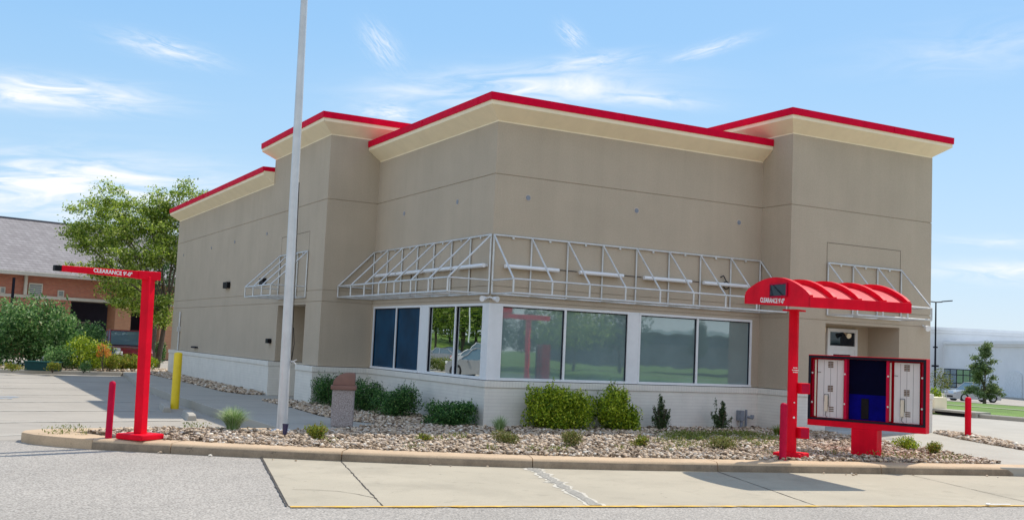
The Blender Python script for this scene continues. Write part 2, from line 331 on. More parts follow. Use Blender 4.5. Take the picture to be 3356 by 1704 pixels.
def npmesh(name, V, Fq, m, parent=None, smooth=False):
    me = bpy.data.meshes.new(name); V = np.asarray(V, np.float32)
    if parent: V = V - np.array(parent_loc(parent), np.float32)
    nf, k = Fq.shape
    me.vertices.add(len(V)); me.vertices.foreach_set('co', V.ravel())
    me.loops.add(nf*k); me.loops.foreach_set('vertex_index', Fq.astype(np.int32).ravel())
    me.polygons.add(nf); me.polygons.foreach_set('loop_start', np.arange(0, nf*k, k, dtype=np.int32))
    me.materials.append(m); me.update(calc_edges=True); me.validate()
    if smooth: me.polygons.foreach_set('use_smooth', [True]*nf)
    return link(me, name, parent)
def text_mesh(body, size, extr=.003, bold=.0, sx=1):
    c = bpy.data.curves.new('t', 'FONT'); c.body = body; c.size = size; c.extrude = extr; c.offset = bold; c.align_x = 'CENTER'; c.align_y = 'CENTER'; c.resolution_u = 4
    o = bpy.data.objects.new('t', c); COL.objects.link(o); dg = bpy.context.evaluated_depsgraph_get(); me = bpy.data.meshes.new_from_object(o.evaluated_get(dg))
    vs = [(v.co.x*sx, v.co.y, v.co.z) for v in me.vertices]; fs = [tuple(p.vertices) for p in me.polygons]
    bpy.data.objects.remove(o); bpy.data.curves.remove(c); return vs, fs
def put_text(body, size, org, X, Y, parent, name='lettering', m='txt', bold=.002, sx=1):
    vs, fs = text_mesh(body, size, .002, bold, sx); X = Vector(X).normalized(); Y = Vector(Y).normalized(); Z = X.cross(Y)
    b = MB(); b.add([Vector(org)+X*v[0]+Y*v[1]+Z*v[2] for v in vs], fs); return b.build(name, MT[m], parent)

# leaves: small folded-diamond quads, random directions
def leafquads(P, size, rg, up_bias=.3, asp=.5):
    n = len(P); a = rg.normal(size=(n, 3)); a[:, 2] += up_bias; a /= np.linalg.norm(a, axis=1)[:, None]
    b = rg.normal(size=(n, 3)); b -= (b*a).sum(1)[:, None]*a; b /= np.linalg.norm(b, axis=1)[:, None]
    s = size*rg.uniform(.6, 1.35, n)[:, None]
    V = np.empty((n, 4, 3)); V[:, 0] = P-a*s*.5; V[:, 1] = P+b*s*asp*.5; V[:, 2] = P+a*s*.5; V[:, 3] = P-b*s*asp*.5
    V[:, 1] += np.cross(a, b)*s*.1; V[:, 3] += np.cross(a, b)*s*.1
    return V.reshape(-1, 3), np.arange(n*4).reshape(n, 4)
def blob_points(n, blobs, rg, shell=.55):
    """points inside a union of ellipsoids (cx,cy,cz,rx,ry,rz), thicker toward each skin"""
    w = np.array([b[3]*b[4]*b[5] for b in blobs])**.67; w /= w.sum(); k = rg.choice(len(blobs), n, p=w); B = np.array(blobs)[k]
    d = rg.normal(size=(n, 3)); d /= np.linalg.norm(d, axis=1)[:, None]
    r = 1-shell*rg.random(n)**1.6
    return B[:, :3]+d*r[:, None]*B[:, 3:6]
def shrub(name, base, w, h, label, cat, mk, leaf=.05, n=1500, group=None, dep=None, boxy=False, seed=0, open_=False, stems=6):
    rg = np.random.default_rng(seed+100); t = thing(name, base, label, cat, group); bx, by, bz = base; dep = dep or w
    blobs = []
    if boxy:
        for i in range(44):
            qx, qy = rg.uniform(-.36, .36, 2); blobs.append((bx+qx*w, by+qy*dep, bz+h*rg.uniform(.10, .76-.5*(qx*qx+qy*qy)), w*rg.uniform(.15, .22), dep*rg.uniform(.15, .22), h*rg.uniform(.2, .27)))
    elif open_:
        for i in range(12):
            a = rg.uniform(0, 6.28); rr = rg.uniform(0, .38)*w; zt = rg.uniform(.2, .88)
            blobs.append((bx+rr*math.cos(a), by+rr*math.sin(a)*dep/w, bz+h*zt*(1-.3*rr/w), w*.13*(1.5-zt), dep*.13*(1.5-zt), h*.13))
    else:
        for i in range(12):
            a = rg.uniform(0, 6.28); rr = rg.uniform(0, .27)*w
            blobs.append((bx+rr*math.cos(a)*1.15, by+rr*math.sin(a)*1.15*dep/w, bz+h*rg.uniform(.25, .66), w*rg.uniform(.22, .3), dep*rg.uniform(.22, .3), h*rg.uniform(.24, .34)))
    P = blob_points(n, blobs, rg, .7)
    if open_:                               # upright leafy shoots fanning out of one root
        P = []; ns_ = 22
        for i in range(ns_):
            a = rg.uniform(0, 6.28); q = rg.uniform(.0, 1); top = np.array([math.cos(a)*w*.46*q, math.sin(a)*dep*.46*q, h*(1.0 if i == 0 else rg.uniform(.5, .95)*(1.05-.45*q))]); b0 = top*np.array([.35, .35, .06])
            for j in range(n//ns_):
                f_ = rg.random()**.8; P.append(np.array(base)+b0+(top-b0)*f_+rg.normal(size=3)*w*.075*(1.15-f_)*np.array([1, 1, .8]))
        P = np.array(P)
    # short shoots that break the outline
    ns = 1 if open_ else max(4, n//60); sh = blob_points(ns, blobs, rg, .1); sh = sh[sh[:, 2] > bz+h*.35]
    ext = []
    for p in sh:
        L_ = rg.uniform(.04, .13)*h+.02; q = np.array([rg.normal()*.3, rg.normal()*.3, 1.0])
        for j in range(7): ext.append(p+q*L_*j/6+rg.normal(size=3)*leaf*.25)
    if ext: P = np.vstack([P, np.array(ext)])
    P[:, 2] = np.maximum(P[:, 2], bz+.015)
    V, Q = leafquads(P, leaf, rg); npmesh('foliage', V, Q, MT[mk], t)
    b = MB()
    for i in range(stems):
        a = rg.uniform(0, 6.28); b.tube((bx, by, bz-.03), (bx+math.cos(a)*w*.25, by+math.sin(a)*dep*.25, bz+h*.6), .012+.01*h, .006, n=5)
    b.build('stem', MT['bark'], t)
    return t
def grass_tuft(name, base, w, h, label, cat='ornamental grass', n=260, group=None, seed=0, mk='blade'):
    rg = np.random.default_rng(seed+500); t = thing(name, base, label, cat, group); V = []; Fq = []
    for i in range(n):
        a = rg.uniform(0, 6.28); lean = rg.uniform(.1, 1)*w*.62; hh = h*rg.uniform(.65, 1.1); wd = rg.uniform(.004, .009)
        d = np.array([math.cos(a), math.sin(a), 0]); s = np.array([-math.sin(a), math.cos(a), 0]); o = len(V); r0_ = rg.uniform(0, .18)*w
        for k in range(5):
            q = k/4; p = np.array(base)+d*(r0_+lean*q**1.7)+np.array([0, 0, hh*(1.35*q-.5*q*q*(.6+lean/w))]); ww = wd*(1-q*.85)
            V += [p-s*ww, p+s*ww]
        for k in range(4): Fq.append((o+2*k, o+2*k+1, o+2*k+3, o+2*k+2))
    npmesh('blades', np.array(V), np.array(Fq), MT[mk], t); return t
def tree(name, base, H, blobs, label, cat='tree', mk='tree', leaf=.12, n=12000, trunk_r=.16, group=None, seed=0, limbs=9, trunk_lean=(0, 0), clump=0):
    rg = np.random.default_rng(seed+900); t = thing(name, base, label, cat, group); b = MB(); bx, by, bz = base
    fork = H*.28; top = Vector((bx+trunk_lean[0], by+trunk_lean[1], bz+fork)); b.tube((bx, by, bz-.1), top, trunk_r*1.15, trunk_r*.8, n=8)
    bb = [tuple(np.array(q[:3])+np.array(base))+tuple(q[3:]) for q in blobs]
    pts = []
    for q in bb:
        c = Vector(q[:3]); m1 = top.lerp(c, .5)+Vector(rg.normal(size=3))*.2; b.tube(top, m1, trunk_r*.5, trunk_r*.28, n=6); b.tube(m1, c, trunk_r*.28, trunk_r*.12, n=5)
        for j in range(limbs):
            d = rg.normal(size=3); d /= np.linalg.norm(d); e = c+Vector(d*np.array(q[3:6])*.92); s = m1.lerp(c, rg.uniform(.2, 1)); b.tube(s, e, trunk_r*.11, trunk_r*.03, n=4)
            for k in range(max(3, clump)): tt = rg.uniform(.35, 1.05); pts.append((*s.lerp(e, tt), .0))
    b.build('trunk', MT['bark'], t)
    if clump:                                # leaf sprays round the twigs
        C = np.array(pts)[:, :3]; k = rg.integers(0, len(C), n); sp = np.mean([q[3] for q in bb])*.17
        P = C[k]+rg.normal(size=(n, 3))*np.array([sp, sp, sp*.55])
    else: P = blob_points(n, bb, rg, .8)
    V, Q = leafquads(P, leaf, rg); npmesh('crown', V, Q, MT[mk], t); return t
ICO = None
def ico():
    bm = bmesh.new(); bmesh.ops.create_icosphere(bm, subdivisions=1, radius=1); v = np.array([x.co[:] for x in bm.verts]); f = np.array([[q.index for q in p.verts] for p in bm.faces]); bm.free(); return v, f
IV, IF = ico()
def in_poly(x, y, poly):
    c = np.zeros(len(x), bool); n = len(poly)
    for i in range(n):
        x1, y1 = poly[i][:2]; x2, y2 = poly[(i+1) % n][:2]
        m = ((y1 > y) != (y2 > y)) & (x < (x2-x1)*(y-y1)/((y2-y1) if y2 != y1 else 1e-9)+x1); c ^= m
    return c
def stones(name, poly, n, smin, smax, label, z=0, avoid=(), seed=1):
    rg = np.random.default_rng(seed); xs = [p[0] for p in poly]; ys = [p[1] for p in poly]; X = []
    tot = 0
    while tot < n:
        x = rg.uniform(min(xs), max(xs), n*2); y = rg.uniform(min(ys), max(ys), n*2); k = in_poly(x, y, poly)
        for (ax, ay, ar) in avoid: k &= (x-ax)**2+(y-ay)**2 > ar*ar
        X.append(np.stack([x[k], y[k]], 1)); tot += k.sum()
    X = np.vstack(X)[:n]; s = smin+(smax-smin)*rg.random(n)**1.8
    sc = np.stack([s*rg.uniform(.8, 1.5, n), s*rg.uniform(.7, 1.1, n), s*rg.uniform(.4, .8, n)], 1)*.5
    a = rg.uniform(0, 6.28, n); V = np.repeat(IV[None], n, 0)*(1+rg.normal(size=(n, len(IV), 1))*.13)*sc[:, None, :]
    tl = rg.normal(size=n)*.35; c, s_ = np.cos(tl)[:, None], np.sin(tl)[:, None]; y, zz = V[:, :, 1].copy(), V[:, :, 2].copy(); V[:, :, 1] = c*y-s_*zz; V[:, :, 2] = s_*y+c*zz
    c, s_ = np.cos(a)[:, None], np.sin(a)[:, None]; x, y = V[:, :, 0].copy(), V[:, :, 1].copy(); V[:, :, 0] = c*x-s_*y; V[:, :, 1] = s_*x+c*y
    V[:, :, 0] += X[:, 0:1]; V[:, :, 1] += X[:, 1:2]; V[:, :, 2] += z+(rg.random(n)**1.5*.05)[:, None]
    Q = (IF[None]+np.arange(n)[:, None, None]*len(IV)).reshape(-1, 3)
    o = npmesh(name, V.reshape(-1, 3), Q, MT['stone']); kind(o, 'stuff'); return tag(o, label, 'gravel')
def sheet(name, poly, z, m, k='structure', zf=None):
    b = MB(); b.add([(p[0], p[1], z) for p in poly], [tuple(range(len(poly)))]); o = b.build(name, m); kind(o, k); return o
def sweep(path, prof, closed=False):
    """prof: (outward offset, z); path runs with the outside on its right"""
    n = len(path); b = MB(); rows = []
    for i in range(n):
        p = Vector(path[i][:2]); a = (p-Vector(path[i-1][:2])).normalized() if (i or closed) else None; c = (Vector(path[(i+1) % n][:2])-p).normalized() if (i < n-1 or closed) else None
        a = a or c; c = c or a; na = Vector((a.y, -a.x)); nc = Vector((c.y, -c.x)); m = (na+nc).normalized(); m = m/ max(.3, m.dot(na))
        rows.append([(p.x+m.x*o, p.y+m.y*o, z) for o, z in prof])
    k = len(prof); vs = [v for r_ in rows for v in r_]; f = []
    for i in range(n if closed else n-1):
        for j in range(k): j2 = (j+1) % k; i2 = (i+1) % n; f.append((i*k+j, i2*k+j, i2*k+j2, i*k+j2))
    if not closed: f += [tuple(range(k)), tuple(reversed(range((n-1)*k, n*k)))]
    return b.add(vs, f)
#==SETTING==
# ---------------------------------------------------------------- ground, roads, kerbs
def sm(t): t = min(1, max(0, t)); return t*t*(3-2*t)
def sx(s, y): return s+24-(y-6.3)*.15
def tz(s, y): return (-.45 if s < .05 else -.17 if s < .2 else -.02-1.48*sm((s-2)/62.))
ss = [-600, -300, -100, -60, -30, 0, .1, .25, 1, 2, 4, 6, 8, 10, 13, 16, 20, 25, 30, 35, 40, 45, 50, 55, 60, 65, 80, 120, 200, 400, 900]
ys = [-900, -400, -200, -100, -60, -30, -10, 0, 10, 20, 30, 40, 50, 70, 100, 140, 200, 400, 900]
b = MB(); b.add([(sx(s, max(-80, min(150, y))), y, tz(s, y)) for s in ss for y in ys], [(i*len(ys)+j, (i+1)*len(ys)+j, (i+1)*len(ys)+j+1, i*len(ys)+j+1) for i in range(len(ss)-1) for j in range(len(ys)-1)])
kind(b.build('ground', MT['grass']))
def drape(name, s0, s1, y0, y1, m, h=.012, ns=8, ny=12):
    b = MB(); S_ = [s0+(s1-s0)*i/ns for i in range(ns+1)]; Y_ = [y0+(y1-y0)*i/ny for i in range(ny+1)]
    b.add([(sx(s, y), y, tz(s, y)+h) for s in S_ for y in Y_], [(i*(ny+1)+j, (i+1)*(ny+1)+j, (i+1)*(ny+1)+j+1, i*(ny+1)+j+1) for i in range(ns) for j in range(ny)])
    return kind(b.build(name, m))
drape('path', 7.5, 8.0, -60, 120, MT['walk'], .03)
drape('store_lot', 40, 110, -60, 140, MT['lot'], .03, 14)
sheet('asphalt', [(-70, -27), (30, -27), (30, -9), (5, -1), (-3, 0), (-9.5, -.9), (-70, -.9)], -.160, MT['asphalt'])
sheet('lawn', [(-70, -27), (-70, -300), (26, -300), (26, -27)], -.165, MT['lawn'])
def lotz(y): return -.157-.06*sm((y+.9)/2.6)*(1-sm((y-9)/16))
b = MB(); yl = [-.9, -.3, .3, .9, 1.5, 2.1, 4, 7, 9, 12, 15, 18, 21, 24, 26.32, 60, 130]
b.add([(x, y, lotz(y)) for y in yl for x in (-90, -9.6, -3.0 if y < 26.4 else -9.6)], [(3*i+j, 3*i+j+1, 3*i+j+4, 3*i+j+3) for i in range(len(yl)-1) for j in (0, 1)]); kind(b.build('parking_lot', MT['lot']))
sheet('hotel_lot', [(-9.3, 30.5), (40, 30.5), (40, 75), (-10.4, 75)], -.05, MT['lot'])
sheet('street', [(20, 60), (12.9, 60), (12.9, -1.2), (9.0, -4.6), (6.2, -8.6), (30, -13.5), (sx(.1, -10), -10), (sx(.1, 60), 60)], -.154, MT['walk'])
YL = lambda x: -8.62+(x+6.77)*(-.2085)
curbpts = [G(u, v, -.15) for u, v in ((300, 1470), (543, 1483), (700, 1492), (867, 1500), (1117, 1511), (1359, 1522), (1755, 1536), (2040, 1541), (2234, 1543.5), (2576, 1548), (2795, 1551.5), (3356, 1559.5))]
cp = [(p.x, p.y) for p in curbpts]; cp += [(cp[-1][0]+3, cp[-1][1]-.8), (cp[-1][0]+16, cp[-1][1]-4.1)]
for _ in range(2): cp = [cp[0]]+[((a[0]+2*b_[0]+c[0])/4, (a[1]+2*b_[1]+c[1])/4) for a, b_, c in zip(cp, cp[1:], cp[2:])]+[cp[-1]]
def resample(p, step):
    o = []
    for a, c in zip(p, p[1:]):
        n = max(1, int(math.dist(a, c)/step))
        for i in range(n): o.append((a[0]+(c[0]-a[0])*i/n, a[1]+(c[1]-a[1])*i/n))
    return o+[p[-1]]
cp = resample(cp, .25)
def ycurb(x):
    for a, c in zip(cp, cp[1:]):
        if a[0] <= x <= c[0]: return a[1]+(c[1]-a[1])*(x-a[0])/(c[0]-a[0]+1e-9)
    return cp[-1][1]
lane = MB(); inn = [(x, ycurb(x)+.2) for x in [-5.72+i*.5 for i in range(60)]]
lane.add([(*p, -.150) for p in [(-6.77, YL(-6.77)), (22, YL(22))]+inn[::-1]], [tuple(range(2+len(inn)))])
def strip(mb, pts, w, z, mi, jit=0):
    rg = np.random.default_rng(int(abs(pts[0][0]*100))+3); pts = resample([tuple(p[:2]) for p in pts], .12); vs = []
    for i, p in enumerate(pts):
        a = Vector(pts[max(0, i-1)]); c = Vector(pts[min(len(pts)-1, i+1)]); d = (c-a).normalized(); nn = Vector((d.y, -d.x)); q = Vector(p)+nn*rg.normal()*jit; ww = w*(1+rg.normal()*.25*(jit > 0))
        vs += [(q.x-nn.x*ww/2, q.y-nn.y*ww/2, z), (q.x+nn.x*ww/2, q.y+nn.y*ww/2, z)]
    mb.add(vs, [(2*i, 2*i+1, 2*i+3, 2*i+2) for i in range(len(pts)-1)], mi)
lane.mi = 0
strip(lane, [(-5.78, ycurb(-5.78)), (-6.79, YL(-6.79))], .024, -.146, 1, .005)
strip(lane, [(-4.70, ycurb(-4.7)), (-5.74, YL(-5.74))], .018, -.146, 1, .004)
strip(lane, [(-2.01, ycurb(-2.0)), (-3.18, YL(-3.2))], .23, -.1465, 3, .012)
strip(lane, [(-2.01, ycurb(-2.0)), (-3.18, YL(-3.2))], .14, -.1420, 2, .006)
strip(lane, [(.97, ycurb(.97)), (-.21, YL(-.2))], .016, -.146, 1, .003)
strip(lane, [(4.4, ycurb(4.4)), (3.3, YL(3.3))], .012, -.146, 1, .003)
cr = [D(735, 1231, -.15), D(790, 1232, -.15), D(850, 1235, -.15), D(900, 1243, -.15), D(950, 1253, -.15)]
strip(lane, cr, .012, -.146, 1, .008)
kind(lane.build('concrete_lane', [MT['concrete'], MT['crack'], MT['spall'], MT['spallrim']]))
b = MB(); strip(b, [(-6.77, YL(-6.77)-.05), (22, YL(22)-.05)], .085, -.146, 0, .003); kind(b.build('yellow_line', MT['ylw']))
# island kerb, cast in lengths with open joints
jx = [-7.0, -4.70, -2.0, .97, 3.9, 7.2, 10.3, 60]; prof = [(0, -.2), (0, -.11), (-.012, -.045), (-.035, -.012), (-.07, .0), (-.43, .008), (-.43, -.2)]
cb = MB(); seg = []; k = 0
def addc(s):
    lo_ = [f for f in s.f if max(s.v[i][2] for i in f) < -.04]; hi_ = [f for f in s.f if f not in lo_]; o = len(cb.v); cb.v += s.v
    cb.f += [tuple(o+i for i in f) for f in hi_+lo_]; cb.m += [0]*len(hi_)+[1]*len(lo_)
for p in cp:
    if p[0] > jx[k]:
        seg.append((jx[k]-.008, ycurb(jx[k]))); s_ = sweep(seg, prof); addc(s_); seg = [(jx[k]+.008, ycurb(jx[k]))]; k += 1
    seg.append(p)
s_ = sweep(seg, prof); addc(s_)
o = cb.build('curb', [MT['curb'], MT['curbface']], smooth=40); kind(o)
tip = [cp[0], (-8.5, -1.92), (-8.83, -1.5), (-8.98, -1.1), (-8.92, -.78), (-8.65, -.53), (-8.2, -.38), (-7.3, -.26), (-5.6, -.2), (-4.5, -.22), (-4.5, -.5), (-7.0, -1.0), (cp[0][0]+.24, cp[0][1]+.36)]
b = MB(); b.prism(tip, -.35, .001); kind(b.build('curb', MT['curb'], smooth=50, bevel=.03))
# gravel bed ground under the stones
bedfront = [(p[0]+.1, p[1]+.41) for p in cp if p[0] < 6.1]
bed = [(-8.15, -1.15)]+[(-7.75, -1.85)]+bedfront[1:]+[(6.9, -7.35), (7.5, -5.6), (8.05, -3.6), (8.6, -1.1), (7.5, -1.0), (7.5, .1), (-.05, .1), (-.05, 7.05), (-1.5, 7.05), (-1.6, 8.4), (-2.45, 8.4), (-2.45, 5.6), (-2.6, 3.0), (-2.45, 1.6), (-2.0, .75), (-2.75, -.15), (-3.6, -.75), (-4.5, -.85), (-5.6, -.55), (-7.3, -.5)]
sheet('gravel_bed', bed, .005, MT['bed'])
strip2 = [(-1.4, 11.2), (-1.4, 27.5), (-.2, 31), (-2.6, 29), (-2.45, 17), (-2.5, 12.5), (-2.2, 11.2)]
sheet('gravel_bed', strip2, .006, MT['bed'])
bed3 = [(-14, 26.6), (-3.2, 26.6), (-1.4, 27.0), (6, 27.0), (6, 29.8), (-14, 29.8)]
b = MB(); b.prism([(-16, 26.3), (-3.4, 26.3), (-3.2, 26.6), (6, 26.9), (6, 30.6), (-16, 30.6)], -.3, -.01); kind(b.build('curb', MT['walk'], bevel=.02)); sheet('gravel_bed', bed3, .004, MT['bed'])
bed4 = [(12.3, -1.2), (13.0, -1.0), (12.75, -2.1), (11.9, -3.7), (10.9, -5.1), (10.25, -5.5), (10.7, -4.2), (11.3, -2.9), (11.9, -1.9)]
b = MB(); b.prism([(12.2, 30), (13.2, 30), (13.15, -1.0), (12.95, -2.3), (12.0, -4.1), (10.9, -5.6), (9.0, -7.4), (9.4, -8.85), (7.1, -8.2), (6.2, -7.85), (6.6, -7.2), (7.5, -5.6), (8.05, -3.6), (8.6, -1.0), (8.6, -.2), (12.2, -.2)], -.2, -.004); kind(b.build('sidewalk', MT['walk'], bevel=.02))
sheet('gravel_bed', bed4, .002, MT['bed'])
swk = [(-4.45, -.45), (-4.45, 5), (-4.35, 11), (-4.1, 18), (-3.3, 26.4), (-2.6, 28.9), (-2.6, 29), (-2.45, 17), (-2.5, 12.5), (-2.2, 11.2), (-1.42, 11.05), (-.3, 11.05), (-.3, 8.35), (-2.45, 8.35), (-2.45, 5.6), (-2.6, 3.0), (-2.45, 1.6), (-2.0, .75), (-2.75, -.15), (-3.6, -.75)]
b = MB(); b.prism(swk, -.35, -.002)
kind(b.build('sidewalk', MT['walk'], bevel=.015))
b = MB()
for y in (0.8, 3.2, 5.6, 8.0, 10.4, 12.8, 15.2, 17.6): strip(b, [(-4.35, y), (-2.5, y)], .014, .002, 0)
kind(b.build('sidewalk_joints', MT['crack']))
# parking bay marks
b = MB()
for y in (1.0, 4.1, 7.2, 10.3, 13.4, 16.5, 19.6, 22.7):
    strip(b, [(-5.4, y), (-11.5, y-1.2)], .10, lotz(y-.6)+.012, 0, .004)
kind(b.build('parking_line', MT['wline']))
b = MB()
for p, q in (((0, 1300), (62, 1301)), ((0, 1305), (40, 1306)), ((0, 1268), (12, 1264)), ((-60, 1304), (-2, 1300))): strip(b, [G(*p, -.20), G(*q, -.20)], .10, -.192, 0, .004)
kind(b.build('parking_line', MT['blue']))
b = MB()
for i in range(7):
    rg_ = random.Random(i); x = rg_.uniform(-8.5, -4.6); y = rg_.uniform(2, 20); strip(b, [(x, y), (x-rg_.uniform(2, 6), y+.1)], .014, lotz(y)+.006, 0, .02)
kind(b.build('parking_cracks', MT['crack']))
# far kerb of the street with a storm inlet
fc = [(sx(0, y), y) for y in (60, 30, 20, 12, 8.6)]; fd = [(sx(0, y), y) for y in (6.9, 4, 0, -5, -12, -30)]
b = MB()
for q in (fc, fd): s_ = sweep([(x, y) for x, y in q][::1], [(0, -.2), (0, -.03), (-.03, .0), (-.25, .0), (-.25, -.2)]); b.add(s_.v, s_.f)
kind(b.build('curb', MT['walk']))
t = thing('storm_inlet', (sx(0, 7.7), 7.7, 0), 'concrete storm drain inlet with a dark slot in the far kerb of the street', 'storm drain')
x0 = sx(0, 7.7); b = MB(); b.b2(x0-.05, x0+.8, 6.6, 8.9, -.02, .06); b.b2(x0-.02, x0+.1, 6.6, 6.8, -.16, -.02); b.b2(x0-.02, x0+.1, 8.7, 8.9, -.16, -.02); b.build('inlet_top', MT['walk'], t, bevel=.01)
b = MB(); b.b2(x0+.05, x0+.12, 6.8, 8.7, -.16, -.025); b.build('inlet_slot', MT['black'], t)

# lawn bank seen in the mirror panes, left of the frame
b = MB(); g = [(x, y, -.15+3.4*sm((y-96)/34)) for x in (-120, -70, -40, -14) for y in range(94, 158, 4)]; ny = 16
b.add(g, [(i*ny+j, (i+1)*ny+j, (i+1)*ny+j+1, i*ny+j+1) for i in range(3) for j in range(ny-1)]); kind(b.build('lawn_bank', MT['grass']))

# ---------------------------------------------------------------- restaurant
Wa, Wb, pL, pR, yT, Wr, yF, q_ = 7.0, 7.48, 1.42, 1.053, 12.31, 12.34, 26.7, 1.42
rb = thing('restaurant_building', (0, 0, 0), 'closed beige stucco restaurant with red roof trim, white brick base and bare awning frames', 'building')
rd = 1.05
def foot(i=0, rec=True, win=0):
    """i insets the outline; rec cuts both door recesses; win sets the window bays back"""
    P = []
    P += [(-pL+i, yF-i)]
    if rec: P += [(-pL+i, yT-1.27), (-pL+rd, yT-1.27), (-pL+rd, 8.36), (-pL+i, 8.36)]
    P += [(-pL+i, Wa+i)]
    if win: P += [(0, Wa+i), (0, 6.87), (win, 6.87), (win, win), (7.25, win), (7.25, 0), (Wb+i, 0)]
    else: P += [(i, Wa+i), (i, i), (Wb+i, i)]
    P += [(Wb+i, -pR+i)]
    if rec: P += [(8.66, -pR+i), (8.66, -pR+rd), (11.2, -pR+rd), (11.2, -pR+i)]
    P += [(Wr-i, -pR+i), (Wr-i, 2.6-i), (Wr-.4, 2.6-i), (Wr-.4, yF-i)]
    return P
zs, zh = 1.0, 2.635
b = MB(); g = .018
b.prism(foot(0, True, .16), zs, zh)
b.prism(foot(0, False), zh, 2.70)
b.prism(foot(g, False), 2.70, 2.715, False, False)
b.prism(foot(0, False), 2.715, 3.0)
b.prism(foot(g, False), 3.0, 3.015, False, False)
b.prism(foot(0, False), 3.015, 5.425)
b.prism(foot(g, False), 5.425, 5.442, False, False)
b.prism(foot(0, False), 5.442, 6.75)
b.prism([(-pL, yT), (-pL, Wa), (3.2, Wa), (3.2, yT)], 6.75, 7.4, True, False)
b.prism([(Wb, -pR), (Wr, -pR), (Wr, 2.6), (Wb, 2.6)], 6.75, 7.4, True, False)
b.build('wall', MT['stucco'], rb)
# control joint outlines over both doors, cut as fine beads
jm = mat('joint_bead', (.17, .145, .11), .9)
for z0, z1 in ((3.02, 4.6),):
    b = MB(); b.prism([(8.653, -pR-.004), (8.667, -pR-.004), (8.667, -pR+.01), (8.653, -pR+.01)], z0, z1); b.b2(11.193, 11.207, -pR-.004, -pR+.01, z0, z1); b.b2(8.653, 11.207, -pR-.004, -pR+.01, z1, z1+.014); b.build('control_joint', jm, rb)
    b = MB()
    for y in (8.36, 11.04): b.b2(-pL-.004, -pL+.01, y-.007, y+.007, z0, z1+.05)
    b.b2(-pL-.004, -pL+.01, 8.353, 11.047, z1+.05, z1+.064); b.build('control_joint', jm, rb)
# brick base with proud piers and a soldier course cap
e = .05
def base_poly(e): return [(-pL-e, yF+e), (-pL-e, yT-.9), (-pL-e-.12, yT-.9), (-pL-e-.12, 11.04), (-pL+rd-e, 11.04), (-pL+rd-e, 8.36), (-pL-e-.12, 8.36), (-pL-e-.12, Wa-e-.05), (-e, Wa-e-.05), (-e, -e), (Wb-e, -e), (Wb-e, -pR-e), (8.66, -pR-e), (8.66, -pR+rd-e), (9.65, -pR+rd-e), (9.65, 3), (10.82, 3), (10.82, -pR+rd-e), (11.2, -pR+rd-e), (11.2, -pR-e), (Wr+e, -pR-e), (Wr+e, 2.6), (Wr-.35, 2.6), (Wr-.35, yF+e)]
b = MB(); b.prism(base_poly(e), -.25, .845); b.build('brick_base', MT['brick_w'], rb)
b = MB(); b.prism(base_poly(e+.025), .849, .985); b.build('brick_cap', MT['capw'], rb, bevel=.008)
# cornices: flared stucco with a red metal edge
def cornice(path, zt, hs=.25, hv=.12, hr=.135, o=.35, inner=-.5):
    s_ = sweep(path, [(0, zt-.03), (.003, zt), (o, zt+hs), (o, zt+hs+hv), (inner, zt+hs+hv), (inner, zt-.03)]); s_.build('cornice', MT['cream'], rb)
    s_ = sweep(path, [(o+.025, zt+hs+hv-.03), (o+.03, zt+hs+hv+hr), (inner, zt+hs+hv+hr+.02), (inner, zt+hs+hv+.004), (o+.003, zt+hs+hv+.004), (o+.003, zt+hs+hv-.03)]); s_.build('roof_trim', MT['redtrim'], rb)
cornice([(0, Wa-.003), (0, 0), (Wb-.003, 0)], 6.60)
cornice([(3.2, yT), (-pL, yT), (-pL, Wa), (3.2, Wa)], 7.18)
cornice([(Wb, 2.6), (Wb, -pR), (Wr, -pR), (Wr, 2.6), (Wb+.05, 2.6)], 7.18)
cornice([(Wr-.4, 2.7), (Wr-.4, yF), (-q_, yF), (-q_, yT+.003)][::-1][0:2] if False else [(8, yF), (-q_, yF), (-q_, yT+.003)], 6.42)
b = MB(); b.b2(.3, 12, .3, 26.4, 6.76, 6.80); b.b2(-1.1, 3.0, 7.3, 12.0, 7.41, 7.44); b.build('roof', MT['offwhite'], rb)
def coping(p, q):
    d = Vector((q[0]-p[0], q[1]-p[1], 0)); n_ = int(d.length/3.05); d.normalize(); o = Vector((d.y, -d.x, 0)); z = p[2]
    for i in range(1, n_+1):
        c_ = Vector((p[0], p[1], z))+d*(i*3.05)+o*.383; b = MB(); b.box(c_, (.05, .006, .13), ax=(d, o, Vector((0, 0, 1)))); b.build('coping_joint', MT['redtrim'], rb)
coping((0, Wa-.6, 7.035), (0, 0, 7.035)); coping((0, 0, 7.035), (Wb, 0, 7.035)); coping((Wb, -pR, 7.615), (Wr, -pR, 7.615)); coping((-q_, yF, 6.855), (-q_, yT, 6.855)); coping((-pL, yT, 7.615), (-pL, Wa, 7.615))
